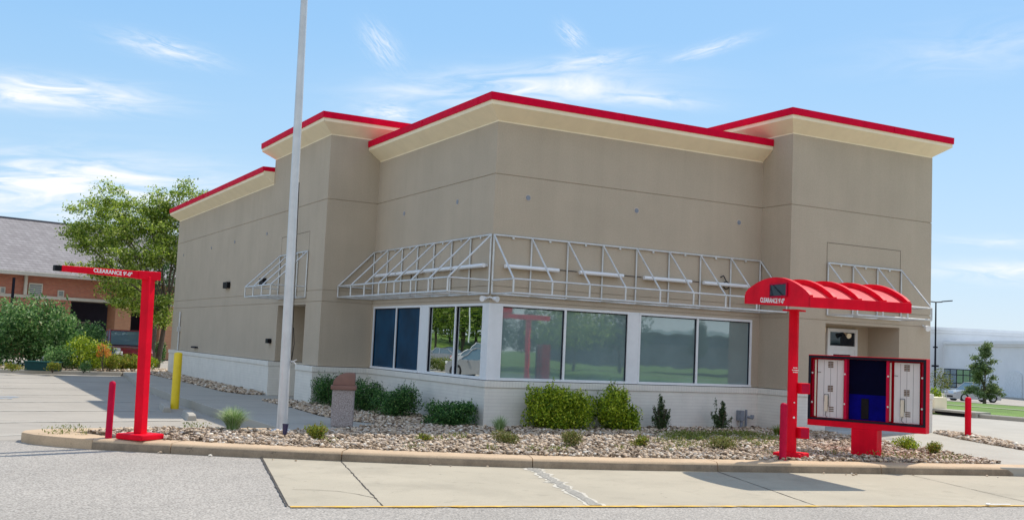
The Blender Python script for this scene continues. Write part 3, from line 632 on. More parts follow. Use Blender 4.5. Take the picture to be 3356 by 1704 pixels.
# windows
def window(face, a0, a1, mids, gm, z0=1.0, z1=2.635):
    """face A lies in x=0 (runs along y), face B in y=0 (runs along x)"""
    fr = MB(); w = .055
    def bx(s0, s1, p0, p1, q0, q1, mb): mb.b2(p0, p1, s0, s1, q0, q1) if face == 'A' else mb.b2(s0, s1, p0, p1, q0, q1)
    bx(a0, a1, -.012, .10, z1-w, z1, fr); bx(a0, a1, -.03, .10, z0, z0+w, fr)
    vs_ = [a0]+mids+[a1]
    bx(a0, a0+w, -.010, .10, z0+w, z1-w, fr); bx(a1-w, a1, -.010, .10, z0+w, z1-w, fr)
    for m_ in mids: bx(m_-w/2, m_+w/2, -.010, .10, z0+w, z1-w, fr)
    f = fr.build('window', MT['white'], rb, bevel=.006)
    for i, (p, q) in enumerate(zip(vs_, vs_[1:])):
        g_ = MB(); c_ = MB(); p2 = p+w*.9 if i == 0 else p+w*.45; q2 = q-w*.9 if i == len(vs_)-2 else q-w*.45
        bx(p2, q2, .045, .055, z0+w*.9, z1-w*.9, g_); g_.build('pane', MT[gm], f)
        for s0, s1, zz0, zz1 in ((p2, p2+.022, z0+w, z1-w), (q2-.022, q2, z0+w, z1-w), (p2+.022, q2-.022, z1-w-.022, z1-w)): bx(s0, s1, .02, .0445, zz0, zz1, c_)
        c_.build('gasket', MT['darkm'], f)
window('A', .26, 3.23, [1.69], 'glassM'); window('A', 3.66, 6.86, [5.24], 'glassA')
window('B', .27, 3.62, [1.90], 'glassB'); window('B', 3.88, 7.25, [5.58], 'glassB')
b = MB(); b.prism([(-.02, .26), (-.02, -.02), (.27, -.02), (.27, .12), (.12, .12), (.12, .26)], 1.0, 2.635); b.build('corner_post', MT['white'], rb, bevel=.006)
b = MB(); b.b2(-.006, .12, 3.23, 3.66, 1.0, 2.635); b.build('window_post', MT['white'], rb, bevel=.006)
b = MB(); b.b2(3.62, 3.88, -.006, .12, 1.0, 2.635); b.build('window_post', MT['white'], rb, bevel=.006)
# door in the right recess
yb = -pR+rd; dr = MB(); x0, x1 = 9.7, 10.76; w = .09
for q in ((x0, x0+w, 0, 2.56), (x1-w, x1, 0, 2.56), (x0+w, x1-w, 2.47, 2.56), (x0+w, x1-w, 2.02, 2.12)): dr.b2(q[0], q[1], yb-.07, yb+.02, q[2], q[3])
for q in ((x0+w, x0+w+.13, 0, 2.02), (x1-w-.13, x1-w, 0, 2.02), (x0+w+.13, x1-w-.13, 1.9, 2.02), (x0+w+.13, x1-w-.13, 0, .25)): dr.b2(q[0], q[1], yb-.055, yb+.01, q[2], q[3])
dd = dr.build('door', MT['white'], rb, bevel=.006)
b = MB(); b.b2(x0+w+.13, x1-w-.13, yb-.03, yb-.02, .25, 1.9); b.build('pane', MT['dglass'], dd)
b = MB(); b.b2(x0+w, x1-w, yb-.03, yb-.02, 2.12, 2.47); b.build('pane', MT['dglass'], dd)
b = MB(); b.b2(10.05, 10.4, yb-.042, yb-.032, 1.78, 1.84); b.build('sticker', MT['txt'], dd)
b = MB(); b.b2(9.98, 10.02, yb-.11, yb-.07, .9, 1.3); b.build('handle', MT['galv'], dd)
b = MB(); b.b2(8.662, 9.65, yb-.06, yb-.0, 2.45, 2.56); b.build('lintel', MT['cream'], rb)
# plain door in the left recess
b = MB(); b.b2(-pL+rd-.04, -pL+rd-.003, 9.0, 10.1, .0, 2.2); b.build('door', MT['stucco'], rb, bevel=.006)
# sealed sign holes
for face, a, z in [('A', 5.06, 5.0), ('A', 1.87, 4.99), ('B', .82, 4.985), ('B', 3.70, 4.99), ('B', 6.75, 5.0)]+[('F', y, 4.9) for y in (12.75, 16.8, 20.3, 25.36)]:
    b = MB(); x = 0 if face == 'A' else -pL; r1 = .055 if face != 'F' else .05
    if face == 'B': b.tube((a, -.012, z), (a, .02, z), r1, n=14)
    else: b.tube((x-.012, a, z), (x+.02, a, z), r1, n=14)
    o = b.build('sign_hole_plug', MT['pipe'], rb)
    b = MB()
    if face == 'B': b.tube((a, -.006, z), (a, .02, z), r1+.025, n=14)
    else: b.tube((x-.006, a, z), (x+.02, a, z), r1+.025, n=14)
    if face != 'F': b.build('patch', MT['patch'], o)
# awning frames
def awning(face, a0, a1, n, x0, P=1.0, zt=4.10, zu=3.12, zl=2.83, endr=True):
    def pt(a, o, z): return Vector((x0-o, a, z)) if face == 'A' else Vector((a, x0-o, z))
    b = MB(); r = .022
    S_ = [a0+(a1-a0)*i/n for i in range(n+1)]
    b.tube(pt(a0, .03, zt), pt(a1, .03, zt), r); b.tube(pt(a0, .03, zl), pt(a1, .03, zl), r); b.tube(pt(a0, P, zu), pt(a1, P, zu), r); b.tube(pt(a0, P, zl), pt(a1, P, zl), r)
    for i, s in enumerate(S_):
        b.tube(pt(s, .03, zt), pt(s, .03, zl), r*.95); b.tube(pt(s, .03, zt), pt(s, P, zu), r*.95); b.tube(pt(s, P, zu), pt(s, P, zl), r*.95); b.tube(pt(s, P, zl), pt(s, .03, zl), r*.8)
        if i in (0, n): b.tube(pt(s, P, zu), pt(s, .03, zu), r*.9)
        if i < n:
            m_ = (s+S_[i+1])/2; b.box(pt(m_, .015, zt-.03), (.05, .05, .05) if True else 0)
    fr = b.build('awning_frame', MT['galv'], rb, smooth=50)
    return fr
def tubes(fr, face, lst, z=3.45):
    for s0, s1 in lst:
        b = MB(); k = .045; m_ = (s0+s1)/2
        if face == 'A': b.b2(-.10, -.001, s0+.06, s1-.06, z-.03, z+.035); b.tube((-.125, s0, z-.01), (-.125, s1, z-.01), k, n=12)
        else: b.b2(s0+.06, s1-.06, -.10, -.001, z-.03, z+.035); b.tube((s0, -.125, z-.01), (s1, -.125, z-.01), k, n=12)
        o = b.build('light_tube', MT['tube'], fr, smooth=50)
fA = awning('A', .02, 6.96, 7, 0); tubes(fA, 'A', ((.12, 1.62), (1.75, 3.26), (3.5, 5.0), (5.1, 6.56)))
fB = awning('B', .02, 7.44, 8, 0); tubes(fB, 'B', ((.26, 1.60), (2.14, 3.31), (3.89, 5.25), (5.62, 6.98)))
awning('A', 8.36, 11.04, 3, -pL); awning('B', 8.68, 11.21, 3, -pR)
for s0, s1 in ((1.62, 2.14), (3.31, 3.89), (5.25, 5.62)): b = MB(); b.tube((s0, -.02, 3.46), (s1, -.02, 3.46), .008, n=5); b.build('cable', MT['darkm'], fB)
c_ = [(6.2, -.03, 3.62), (6.28, -.05, 3.66), (6.35, -.07, 3.53)]+[(6.35+.09*math.sin(a), -.07, 3.43+.09*math.cos(a)) for a in np.linspace(0, 6.28, 16)]; b = MB(); b.path(c_, .013, 5); b.build('cable', MT['darkm'], fB)
for y in (1.05, 4.35): b = MB(); b.tube((-.02, y, 3.4), (-.02, y, 2.85), .012, n=5); b.build('cable', MT['darkm'], fA)
# small fittings on the walls
for c0, d0 in (((-.12, .0, 2.73), (-.75, -.45, -.12)), ((.03, -.12, 2.73), (.25, -.9, -.12))):
    b = MB(); d_ = Vector(d0).normalized(); c_ = Vector(c0); b.tube(c_, c_+d_*.12, .04, .062, n=14); b.tube((-.01, -.01, 2.76), c_, .016, n=6); b.build('floodlight', MT['white'], rb, smooth=40)
b = MB(); d_ = Vector((-.2, -.9, -.3)).normalized(); c_ = Vector((12.05, -pR-.08, 2.70)); b.tube(c_, c_+d_*.14, .04, .08, n=14); b.tube((12.05, -pR, 2.74), c_, .02, n=6); b.build('floodlight', MT['white'], rb, smooth=40)
c_ = Vector((10.30, yb-.12, 2.42)); b = MB(); b.tube(c_, c_+d_*.13, .035, .07, n=14); b.tube(c_, (10.3, yb, 2.5), .018, n=6); b.build('floodlight', MT['cream'], rb, smooth=40)
for y, wd, z, h in ((17.34, .62, 3.42, .22), (12.69, .42, 3.40, .2), (11.62, .26, 1.58, .14)):
    b = MB(); b.b2(-pL-.12, -pL-.002, y-wd/2, y+wd/2, z-h/2, z+h/2); b.build('wall_light', MT['black'], rb, bevel=.015)
b = MB(); b.tube((-pL-.04, 25.0, 1.0), (-pL-.04, 25.0, 2.55), .035, n=8); b.b2(-pL-.11, -pL-.002, 24.9, 25.1, 1.75, 1.95); b.build('conduit', MT['galv'], rb)
b = MB(); b.tube((-pL-.10, 21.4, 1.18), (-pL-.10, 22.1, 1.18), .035, n=8); b.tube((-pL, 21.5, 1.18), (-pL-.10, 21.5, 1.18), .03, n=8); b.tube((-pL, 22.0, 1.18), (-pL-.10, 22.0, 1.18), .03, n=8); b.build('hose_bib', MT['darkm'], rb)
b = MB(); b.b2(8.7, 11.15, -1.5, -.1, -.02, .06); o = b.build('door_step', MT['pad'], rb, bevel=.01)
b = MB(); b.tube((Wb-.62, -.16, -.05), (Wb-.62, -.16, .42), .035); b.tube((Wb-.48, -.16, -.05), (Wb-.48, -.16, .46), .03); b.b2(Wb-.70, Wb-.58, -.22, -.06, .2, .44); b.tube((Wb-.48, -.16, .3), (Wb-.30, -.2, .26), .03); b.tube((Wb-.32, -.2, .26), (Wb-.32, -.2, .34), .045); b.build('standpipe', MT['pipe'], rb, smooth=40)

# ---------------------------------------------------------------- stones
av = [(-4.63, -.95, .14), (-7.34, -2.44, .25), (2.97, -6.09, .3), (4.87, -6.06, .25)]
stones('gravel', [(-8.0, -1.2)]+bed[1:-3]+[(-4.6, -.95), (-5.6, -.62), (-7.3, -.62)], 44000, .03, .092, 'tan and pinkish river stones filling the kerbed bed in front of the restaurant', avoid=av, seed=1)
stones('gravel', strip2, 5500, .05, .13, 'grey river stones in the shaded strip along the long left wall', seed=2)
stones('gravel', bed3, 4500, .06, .16, 'pale stones edging the far planting bed beyond the parking lot', seed=3)
stones('gravel', bed4, 1500, .05, .13, 'tan stones in the narrow strip around the right hand bollard', seed=4)
rgp = np.random.default_rng(77); b = MB()
for i in range(16):
    x = rgp.uniform(-8.4, 6.2); y = ycurb(max(-8, x))-rgp.uniform(.03, .35)-(0.2 if x < -8 else 0); s = rgp.uniform(.012, .03); b.add(np.array([x, y, -.14])+IV*np.array([s*1.3, s, s*.7]), [tuple(f) for f in IF])
x, y = D(2520, 1272, -.15)[:2]
kind(tag(b.build('pebbles', MT['stone']), 'loose pebbles scattered on the lane along the kerb', 'pebbles'), 'stuff')
p = D(2512, 1269, -.14); b = MB(); b.box((p.x, p.y, -.135), (.40, .035, .012), -.2); b.box((p.x-.18, p.y+.03, -.13), (.09, .05, .02), .5); tag(b.build('litter', MT['txt'], bevel=.006), 'crumpled white litter lying on the yellow line', 'litter')
# ---------------------------------------------------------------- bollards
def bollard(p, h, r, m, label, group=None, cap=True):
    t = thing('bollard', p, label, 'bollard', group)
    b = MB(); b.lathe([(r, -.05), (r, h-.05), (r*.93, h-.02), (r*.6, h), (.01, h+.006)], 20, p); b.build('post', m, t, smooth=50); return t
bollard(G(355, 1436, 0), .90, .052, MT['redpost'], 'faded red pipe bollard on the kerb left of the clearance bar post', 'red bollards')
bollard(G(2565, 1508, 0), .97, .062, MT['redpost'], 'faded red pipe bollard on the kerb in front of the canopy post', 'red bollards')
bollard((12.08, -2.45, 0), .98, .075, MT['red'], 'bright red pipe bollard in the stone strip beyond the menu board', 'red bollards')
bollard((-4.80, 7.95, -.23), 1.44, .105, MT['yellow'], 'tall yellow bollard at the shaded parking lot edge')

# ---------------------------------------------------------------- left clearance bar
P0 = G(458, 1440, 0); t = thing('clearance_bar', P0, 'red post with a cantilevered clearance bar at the left tip of the island', 'clearance bar')
a45 = .38
b = MB(); b.box((P0.x, P0.y, .055), (.52, .52, .09), a45+.3); b.build('foot', MT['red'], t, bevel=.025)
b = MB()
for i in range(4):
    pass
bot = Vector((P0.x, P0.y, .1)); tp = Vector((P0.x-.045, P0.y+.01, 2.585)); w = .073
A1 = Vector((math.cos(a45+.35), math.sin(a45+.35), 0)); B1 = Vector((-A1.y, A1.x, 0))
b.add([bot+A1*i*w+B1*j*w for i, j in ((-1, -1), (1, -1), (1, 1), (-1, 1))]+[tp+A1*i*w+B1*j*w for i, j in ((-1, -1), (1, -1), (1, 1), (-1, 1))], [(0, 1, 2, 3), (7, 6, 5, 4), (0, 4, 5, 1), (1, 5, 6, 2), (2, 6, 7, 3), (3, 7, 4, 0)])
b.build('post', MT['red'], t, bevel=.008)
bd = Vector((-.95, -.30, .0)).normalized(); bn = Vector((bd.y*-1, bd.x, 0)); bn = -bn if bn.y > 0 else bn     # bn faces the lane
L0, L1 = -.16, 1.42; zb0 = 2.60
def barpt(s, side, top): 
    h = .125-.035*(s-L0)/(L1-L0); return tp+bd*s+bn*(side*.05)+Vector((0, 0, (h if top else 0)-.04+.018*max(0, s)/L1))
def barbox(s0, s1, m, name, par, k=1.0, bev=.01):
    b = MB(); v = [tp*0+barpt(s, sd*k, tt)+Vector((0, 0, (k-1)*.012*(1 if tt else -1))) for s in (s0, s1) for sd in (-1, 1) for tt in (0, 1)]
    b.add(v, [(0, 1, 3, 2), (4, 6, 7, 5), (0, 4, 5, 1), (2, 3, 7, 6), (1, 5, 7, 3), (0, 2, 6, 4)]); return b.build(name, m, par, bevel=bev)
bar = barbox(-.12, L1, MT['red'], 'clearance_arm', t); barbox(-.17, .20, MT['red'], 'arm_bracket', t, 1.5)
barbox(L1, L1+.10, MT['black'], 'end_cap', t, .95)
mid = barpt(.62, 1.04, 0)*.5+barpt(.62, 1.04, 1)*.5
put_text("CLEARANCE 9'-0\"", .083, mid, -bd+Vector((0, 0, -.03)), (0, 0, 1), bar, bold=.0022, sx=.98)

# ---------------------------------------------------------------- order canopy
P1 = Vector((2.97, -6.09, 0)); t = thing('order_canopy', P1, 'red vaulted drive through canopy with clearance lettering on a single post', 'canopy')
E1 = Vector((.978, -.21, 0)); N1 = Vector((-.21, -.978, 0)); UZ = Vector((0, 0, 1))
b = MB(); b.box((P1.x, P1.y, .05), (.5, .5, .10), .5); b.build('foot', MT['red'], t, bevel=.03)
b = MB(); b.tube((P1.x, P1.y, .08), (P1.x+.0, P1.y, 2.58), .088, n=8); b.box((P1.x, P1.y, 2.585), (.3, .3, .03), .35); b.build('post', MT['red'], t, smooth=30)
hw = .93; n0, n1 = -.08, 2.02
def zc(s): return 2.66-.115*(s-n0)/(n1-n0)     # bottom line, drooping towards the lane
nn_ = 18
def arc(k): f_ = k/nn_; return math.sin(math.pi*f_)**.8 if 0 < k < nn_ else 0
def arch(e0, e1, lift, m, name, closed=True, h0=.15, th=.02):
    b = MB(); V = []
    for e in (e0, e1):
        for k in range(nn_+1):
            s = n0+(n1-n0)*k/nn_; V.append(P1+E1*e+N1*s+UZ*(zc(s)+h0+lift+.27*arc(k)))
        for k in range(nn_+1):
            s = n0+(n1-n0)*k/nn_; V.append(P1+E1*e+N1*s+UZ*(zc(s) if closed else zc(s)+h0+lift+.27*arc(k)-th))
    n = nn_+1; f = []
    for k in range(nn_): f += [(k, k+1, 2*n+k+1, 2*n+k), (n+k, 3*n+k, 3*n+k+1, n+k+1), (k, n+k, n+k+1, k+1), (2*n+k, 2*n+k+1, 3*n+k+1, 3*n+k)]
    f += [(0, 2*n, 3*n, n), (nn_, n+nn_, 3*n+nn_, 2*n+nn_)]
    b.add(V, f); return b.build(name, m, t)
pan = arch(-hw+.06, hw-.02, -.06, MT['redvault'], 'vault_roof', False, .16)
endp = arch(-hw, -hw+.06, .05, MT['red'], 'end_panel')
for e in (-hw+.46, -hw+.92, -hw+1.38): arch(e-.03, e+.03, .04, MT['red'], 'rib', False, th=.11)
arch(hw-.05, hw, .04, MT['red'], 'end_panel')
for s_ in (n0, n1):
    b = MB(); q0, q1 = (s_-.02, s_+.03) if s_ > 1 else (s_-.03, s_+.02)
    V = [P1+E1*e+N1*s+UZ*z for e in (-hw+.0, hw) for s, z in ((q0, zc(s_)), (q1, zc(s_)), (q1, zc(s_)+.165), (q0, zc(s_)+.165))]
    b.add(V, [(0, 1, 2, 3), (7, 6, 5, 4), (0, 4, 5, 1), (1, 5, 6, 2), (2, 6, 7, 3), (3, 7, 4, 0)]); b.build('fascia', MT['red'], t, bevel=.006)
b = MB(); V = [P1+E1*e+N1*s+UZ*(zc(s)+dz) for dz in (.02, .035) for e, s in ((-hw+.061, n0+.03), (hw-.051, n0+.03), (hw-.051, n1-.03), (-hw+.061, n1-.03))]
b.add(V, [(0, 3, 2, 1), (4, 5, 6, 7), (0, 1, 5, 4), (1, 2, 6, 5), (2, 3, 7, 6), (3, 0, 4, 7)]); b.build('ceiling_panel', MT['cream_metal'], t)
fc_ = P1+E1*(-hw-.004); Xd = N1
put_text("CLEARANCE 9'-0\"", .112, fc_+N1*.86+UZ*(zc(.86)+.075), Xd-UZ*.055, (0, 0, 1), endp, bold=.0025, sx=.92)
b = MB(); c_ = fc_+N1*1.08+UZ*(zc(1.08)+.255); b.box(c_-E1*.012, (.52, .19, .02), ax=(N1, UZ, E1)); o = b.build('sensor_window', MT['dglass'], t, bevel=.004)
b = MB()
for q in ((0, .105, .55, .02), (0, -.105, .55, .02)): b.box(c_+N1*q[0]+UZ*q[1]-E1*.018, (q[2], q[3], .02), ax=(N1, UZ, E1))
for q in (-.27, .27): b.box(c_+N1*q-E1*.018, (.02, .19, .02), ax=(N1, UZ, E1))
b.build('window_frame', MT['redpost'], o)
for z in (1.22, .445):
    c_ = P1+E1*.17+N1*.06+UZ*z; b = MB(); b.box(c_, (.19, .18, .19), ax=(E1, N1, UZ)); o = b.build('speaker_box', MT['red'], t, bevel=.008)
    b = MB(); b.box(c_+N1*.092, (.15, .006, .15), ax=(E1, N1, UZ)); b.build('face_plate', MT['redpost'], o)
b = MB(); k = 0
vd = (CAMP-P1); vd.z = 0; vd.normalize(); vx = Vector((-vd.y, vd.x, 0)); fdir = (vd+E1*.3).normalized(); fx = Vector((-fdir.y, fdir.x, 0))
for z, ww in ((1.575, .075), (1.535, .10), (1.50, .08)):
    rr = np.random.default_rng(int(z*100))
    s = -ww/2
    while s < ww/2:
        q = rr.uniform(.008, .02); b.box(P1+fdir*.089+fx*(s+.02)+UZ*(z+rr.uniform(-.002, .002)), (q, .002, .017), ax=(fx, fdir, UZ)); s += q+.004
b.build('lettering', MT['txt'], t)
for z, r_ in ((.97, .012), (.71, .018)):
    b = MB(); b.tube(P1+fdir*.08+fx*.01+UZ*z, P1+fdir*.096+fx*.01+UZ*z, r_, n=10); b.build('bolt', MT['txt'], t)

# ---------------------------------------------------------------- menu board
P2 = Vector((4.87, -6.02, 0)); t = thing('menu_board', P2, 'open red framed drive through menu board with white panels around a dark centre', 'menu board')
mx = Vector((.42, -.907, 0)).normalized(); mn = Vector((mx.y, -mx.x, 0))      # mx runs along the board, mn is its face normal
hw2 = 1.10; z0m, z1m = .50, 1.83; dp = .22
def MP(x, y, z): return P2+mx*x+mn*y+UZ*z
def mbox(b, x0, x1, y0, y1, z0, z1): b.box(MP((x0+x1)/2, (y0+y1)/2, (z0+z1)/2), (x1-x0, y1-y0, z1-z0), ax=(mx, mn, UZ)); return b
b = MB(); mbox(b, -hw2, hw2, -dp/2, dp/2, z0m, z0m+.14); mbox(b, -hw2, hw2, -dp/2, dp/2, z1m-.03, z1m); mbox(b, -hw2, -hw2+.02, -dp/2, dp/2, z0m+.14, z1m-.03); mbox(b, hw2-.02, hw2, -dp/2, dp/2, z0m+.14, z1m-.03); mbox(b, -hw2+.02, hw2-.02, -dp/2, -dp/2+.02, z0m+.14, z1m-.03)
b.build('cabinet', MT['red'], t, bevel=.005)
b = MB(); yf = dp/2+.008
for q in ((-hw2+.004, hw2-.004, z1m-.058, z1m-.012), (-hw2+.004, hw2-.004, z0m+.112, z0m+.150), (-hw2+.004, -hw2+.05, z0m+.15, z1m-.058), (hw2-.05, hw2-.004, z0m+.15, z1m-.058)): mbox(b, q[0], q[1], yf-.03, yf, q[2], q[3])
b.build('door_frame', MT['darkm'], t, bevel=.003)
zi0, zi1 = z0m+.155, z1m-.062
b = MB(); mbox(b, -.37, .36, -.06, -.05, zi0, zi1); b.build('centre_backing', MT['navy'], t)
b = MB(); mbox(b, -.35, .34, -.049, -.044, zi0, zi0+.47); o = b.build('lower_backing', MT['cobalt'], t)
b = MB(); mbox(b, -.12, .02, -.043, -.03, zi0+.02, zi0+.40); b.build('cable_chase', MT['black'], o, bevel=.01)
for x in (-.39, .40):
    b = MB(); mbox(b, x-.025, x+.025, -.08, yf-.04, zi0, zi1); b.build('divider', MT['redpost'], t)
for x0, x1 in ((-.95, -.44), (.50, .96)):
    b = MB(); mbox(b, x0, x1, .0, .02, zi0, zi1-.02); p_ = b.build('white_panel', MT['panel'], t, bevel=.01)
    b = MB()
    for k in range(1, 4): xx = x0+(x1-x0)*k/4; mbox(b, xx-.003, xx+.003, .019, .0225, zi0+.02, zi1-.04)
    b.build('seam', MT['seam'], p_)
    xc = (x0+x1)/2
    for zz in (zi1-.17, zi1-.62):
        for dx in (-.028, .028):
            b = MB()
            for k in range(4): mbox(b, xc+dx-.022, xc+dx+.022, .021, .025, zz+k*.03, zz+k*.03+.022)
            b.build('label_sticker', MT['brown_label'], p_)
    b = MB()
    for k in range(3): mbox(b, xc-.02, xc+.07, .021, .025, zi0+.12+k*.035, zi0+.14+k*.035)
    b.build('label_sticker', MT['brown_label'], p_)
    b = MB(); mbox(b, xc-.10, xc-.04, .021, .06, zi0+.12, zi0+.42); b.build('ballast', MT['cream_metal'], p_, bevel=.006)
    b = MB(); b.path([MP(xc-.11, .03, zi0+.3), MP(xc-.11, .03, zi0+.44), MP(xc-.03, .03, zi0+.44), MP(xc-.03, .03, zi0+.2)], .004, 5); b.build('wire', MT['black'], p_); b = MB(); b.path([MP(xc-.07, .03, zi0+.12), MP(xc-.09, .03, zi0+.05), MP(xc-.05, .03, zi0+.01)], .004, 5); b.build('wire', MT['black'], p_); b = MB(); b.path([MP(x0, .03, zi1-.26), MP(x0+.07, .03, zi1-.265)], .005, 5); b.build('wire', MT['black'], p_)
for x in (-1.03, -.98):
    b = MB(); b.tube(MP(x, .04, zi0+.02), MP(x, .04, zi1-.03), .018 if x > -1 else .012, n=10); b.build('lamp_tube', MT['cream_metal'] if x > -1 else MT['redpost'], t, smooth=50)
for x in (.44, 1.02):
    b = MB(); b.tube(MP(x, .04, zi0+.02), MP(x, .04, zi1-.03), .018, n=10); b.build('lamp_tube', MT['offwhite'] if x < .5 else MT['redpost'], t, smooth=50)
for x in (-1.03, -.40, .41, 1.02):
    for z in (zi0+.28, zi1-.28):
        b = MB(); b.tube(MP(x, .06, z), MP(x, .085, z), .018, n=10); b.build('latch', MT['galv'], t)
b = MB(); mbox(b, -.24, .24, -.14, .14, -.05, z0m+.0); b.build('pedestal', MT['red'], t, bevel=.01)

# ---------------------------------------------------------------- flag pole, spotlight, trash can, wheel stops
PB = Vector((-4.63, -.95, 0)); t = thing('flagpole', PB, 'tall tapered white aluminium pole without a flag in front of the left wall', 'flagpole')
TP = PB+Vector((-.10, .0, 9.4)); b = MB(); b.tube(PB, TP, .098, .060, n=24)
b.build('pole', MT['polem'], t, smooth=50)
b = MB(); b.lathe([(.30, -.02), (.30, .0), (.2, .03), (.12, .045)], 20, PB); b.build('collar', MT['white'], t, smooth=40)
side = Vector((rt.x, rt.y, 0)).normalized()
b = MB(); b.tube(PB+side*.10+Vector((0, 0, 1.25)), PB+side*.085+Vector((-.05, 0, 4.6)), .006, n=5); b.path([PB+side*.10+UZ*1.9, PB+side*.13+UZ*1.6, PB+side*.10+UZ*1.28], .007, 5); b.build('halyard', MT['black'], t)
b = MB(); c_ = PB+side*.115+UZ*1.28; b.box(c_, (.07, .03, .03), .3); b.tube(c_+side*.02, c_+side*.075+UZ*.035, .010); b.tube(c_+side*.02, c_+side*.07-UZ*.05, .010); b.build('cleat', MT['galv'], t)
sp = G(932, 1437, 0); t = thing('ground_spotlight', sp, 'small black spotlight in the stones at the foot of the flagpole', 'spotlight')
b = MB(); b.tube(sp-UZ*.05, sp+Vector((0, 0, .10)), .016, n=8); b.build('stake', MT['black'], t)
b = MB(); b.tube(sp+UZ*.07, sp+Vector((.01, .02, .25)), .035, .052, n=14); b.build('lamp_head', mat('dark_violet_housing', (.03, .02, .07), .4), t, smooth=40)
tc_ = G(1120, 1397, 0); t = thing('trash_can', tc_, 'stone aggregate trash can with a brown quarter domed lid', 'trash can')
ta = -.504+.12; X1 = Vector((math.cos(ta), math.sin(ta), 0)); Y1 = Vector((-X1.y, X1.x, 0))
b = MB(); b.box(tc_+UZ*.37, (.43, .43, .74), ax=(X1, Y1, UZ)); b.build('body', MT['aggr'], t, bevel=.035)
b = MB(); b.box(tc_+UZ*.775, (.50, .50, .085), ax=(X1, Y1, UZ)); ld = b.build('lid_rim', MT['brownlid'], t, bevel=.02)
b = MB(); n = 12; pr = [(-.20, .81)]+[(-.20+.36*math.sin(i/n*math.pi/2)**1.0 if i else -.20, .83+.24*(1-math.cos(i/n*math.pi/2)) if False else .83+.24*math.sin(i/n*math.pi/2)) for i in range(0)]
pr = [(-.21, .818)]+[(.10-.31*math.cos(i/n*math.pi/2), .85+.22*math.sin(i/n*math.pi/2)) for i in range(n+1)]+[(.20, 1.065), (.215, 1.03), (.215, .818)]
V = [tc_+X1*x+Y1*s+UZ*z for s in (-.2, .2) for x, z in pr]; m = len(pr)
b.add(V, [(i, (i+1) % m, m+(i+1) % m, m+i) for i in range(m)]+[tuple(range(m)), tuple(range(m, 2*m))]); b.build('dome_lid', MT['brownlid'], t, smooth=30, bevel=.012)
for (c0, lab) in (((-5.12, 7.4), 'concrete wheel stop nearer the yellow bollard in the shaded parking bay'), ((-5.05, 4.9), 'concrete wheel stop nearer the island in the shaded parking bay')):
    t_ = MB(); c_ = Vector((c0[0]-.02, c0[1], -.215)); ax_ = Vector((.12, 1, 0)).normalized(); bx_ = Vector((ax_.y, -ax_.x, 0)); V = []
    for s in (-.75, -.68, .68, .75):
        k = .75 if abs(s) > .7 else 1
        V += [c_+ax_*s+bx_*x+UZ*z for x, z in ((-.11, -.01), (.11, -.01), (.075, .14*k), (-.075, .14*k))]
    t_.add(V, [(0, 3, 2, 1), (12, 13, 14, 15)]+[(4*i+j, 4*i+(j+1) % 4, 4*i+4+(j+1) % 4, 4*i+4+j) for i in range(3) for j in range(4)])
    tag(t_.build('wheel_stop', MT['walk'], bevel=.012), lab, 'wheel stop', 'concrete wheel stops')

# ---------------------------------------------------------------- planting in front of the restaurant
KP = 1.3028
def size(base, wpx): d = (Vector(base)-CAMP).dot(fw); return wpx*KP/F*d
def plant(x, y, wp, hp, label, mk, n, leaf, cat='shrub', group=None, **k):
    p = D(x, y, 0); return shrub('shrub', p, size(p, wp), size(p, hp), label, cat, mk, leaf, n, group, **k)
def wallplant(x, ytop, wp, face, off, label, mk, n, leaf, group, dep=.9, kp=1.0, **k):
    # stands a given distance in front of one of the two window walls; x is its photo column, ytop its top edge
    a = ray(x*KP, 1300); t_ = (-off-CAMP.y)/a.y if face == 'B' else (-off-CAMP.x)/a.x
    p = Vector((CAMP.x+a.x*t_, CAMP.y+a.y*t_, 0)); w = size(p, wp); d = (p-CAMP).dot(fw)
    lo, hi = 0, 3
    for _ in range(30):
        m = (lo+hi)/2; q = p+Vector((0, 0, m))-CAMP; v = PY-F*q.dot(up)/q.dot(fw)
        if v > ytop*KP: lo = m
        else: hi = m
    return shrub('shrub' if kp < 1 else 'hedge', p, w, lo, label, 'shrub' if kp < 1 else 'hedge', mk, leaf, n, group, dep=dep, **k)
fr_ = 'low shrubs in the front gravel bed'
plant(797, 1109, 66, 46, 'small yellow green mound shrub right of the black ground spotlight', 'spirea', 1500, .034, group=fr_, seed=2)
plant(1069, 1112, 50, 29, 'smallest low shrub in the gravel below the dark trimmed hedges', 'spirea', 700, .034, group=fr_, seed=3)
plant(1273, 1119, 78, 44, 'olive shrub with a pale grass clump rising behind it', 'oliv', 1500, .034, group=fr_, seed=4)
plant(1440, 1126, 76, 52, 'round olive shrub in the gravel in front of the bright hedge', 'oliv', 1700, .034, group=fr_, seed=5)
plant(1613, 1128, 60, 36, 'green low shrub in the gravel in front of the pointed young holly', 'spirea', 900, .034, group=fr_, seed=6)
plant(1815, 1134, 104, 46, 'wide sparse olive shrub in the weedy gravel before the canopy post', 'oliv', 1500, .034, group=fr_, seed=7)
plant(2279, 1132, 78, 40, 'bright green shrub behind the right end of the menu board', 'hedge', 1300, .04, group='shrubs by the menu board', seed=8)
plant(2351, 1145, 54, 40, 'small round shrub at the sidewalk right of the menu board', 'spirea', 1000, .036, group='shrubs by the menu board', seed=9)
hd = 'trimmed hedges along the restaurant walls'
wallplant(833, 935, 92, 'A', 1.25, 'dark tall hedge left behind the trash can', 'dhedge', 8000, .042, hd, boxy=True, seed=10, dep=1.0)
wallplant(915, 944, 118, 'A', 1.0, 'dark hedge just right of the trash can', 'dhedge', 9000, .042, hd, boxy=True, seed=11, dep=1.1)
wallplant(1000, 962, 132, 'A', .85, 'dark rounded hedge under the blue window panes', 'dhedge', 9500, .045, hd, boxy=True, seed=12, dep=1.1)
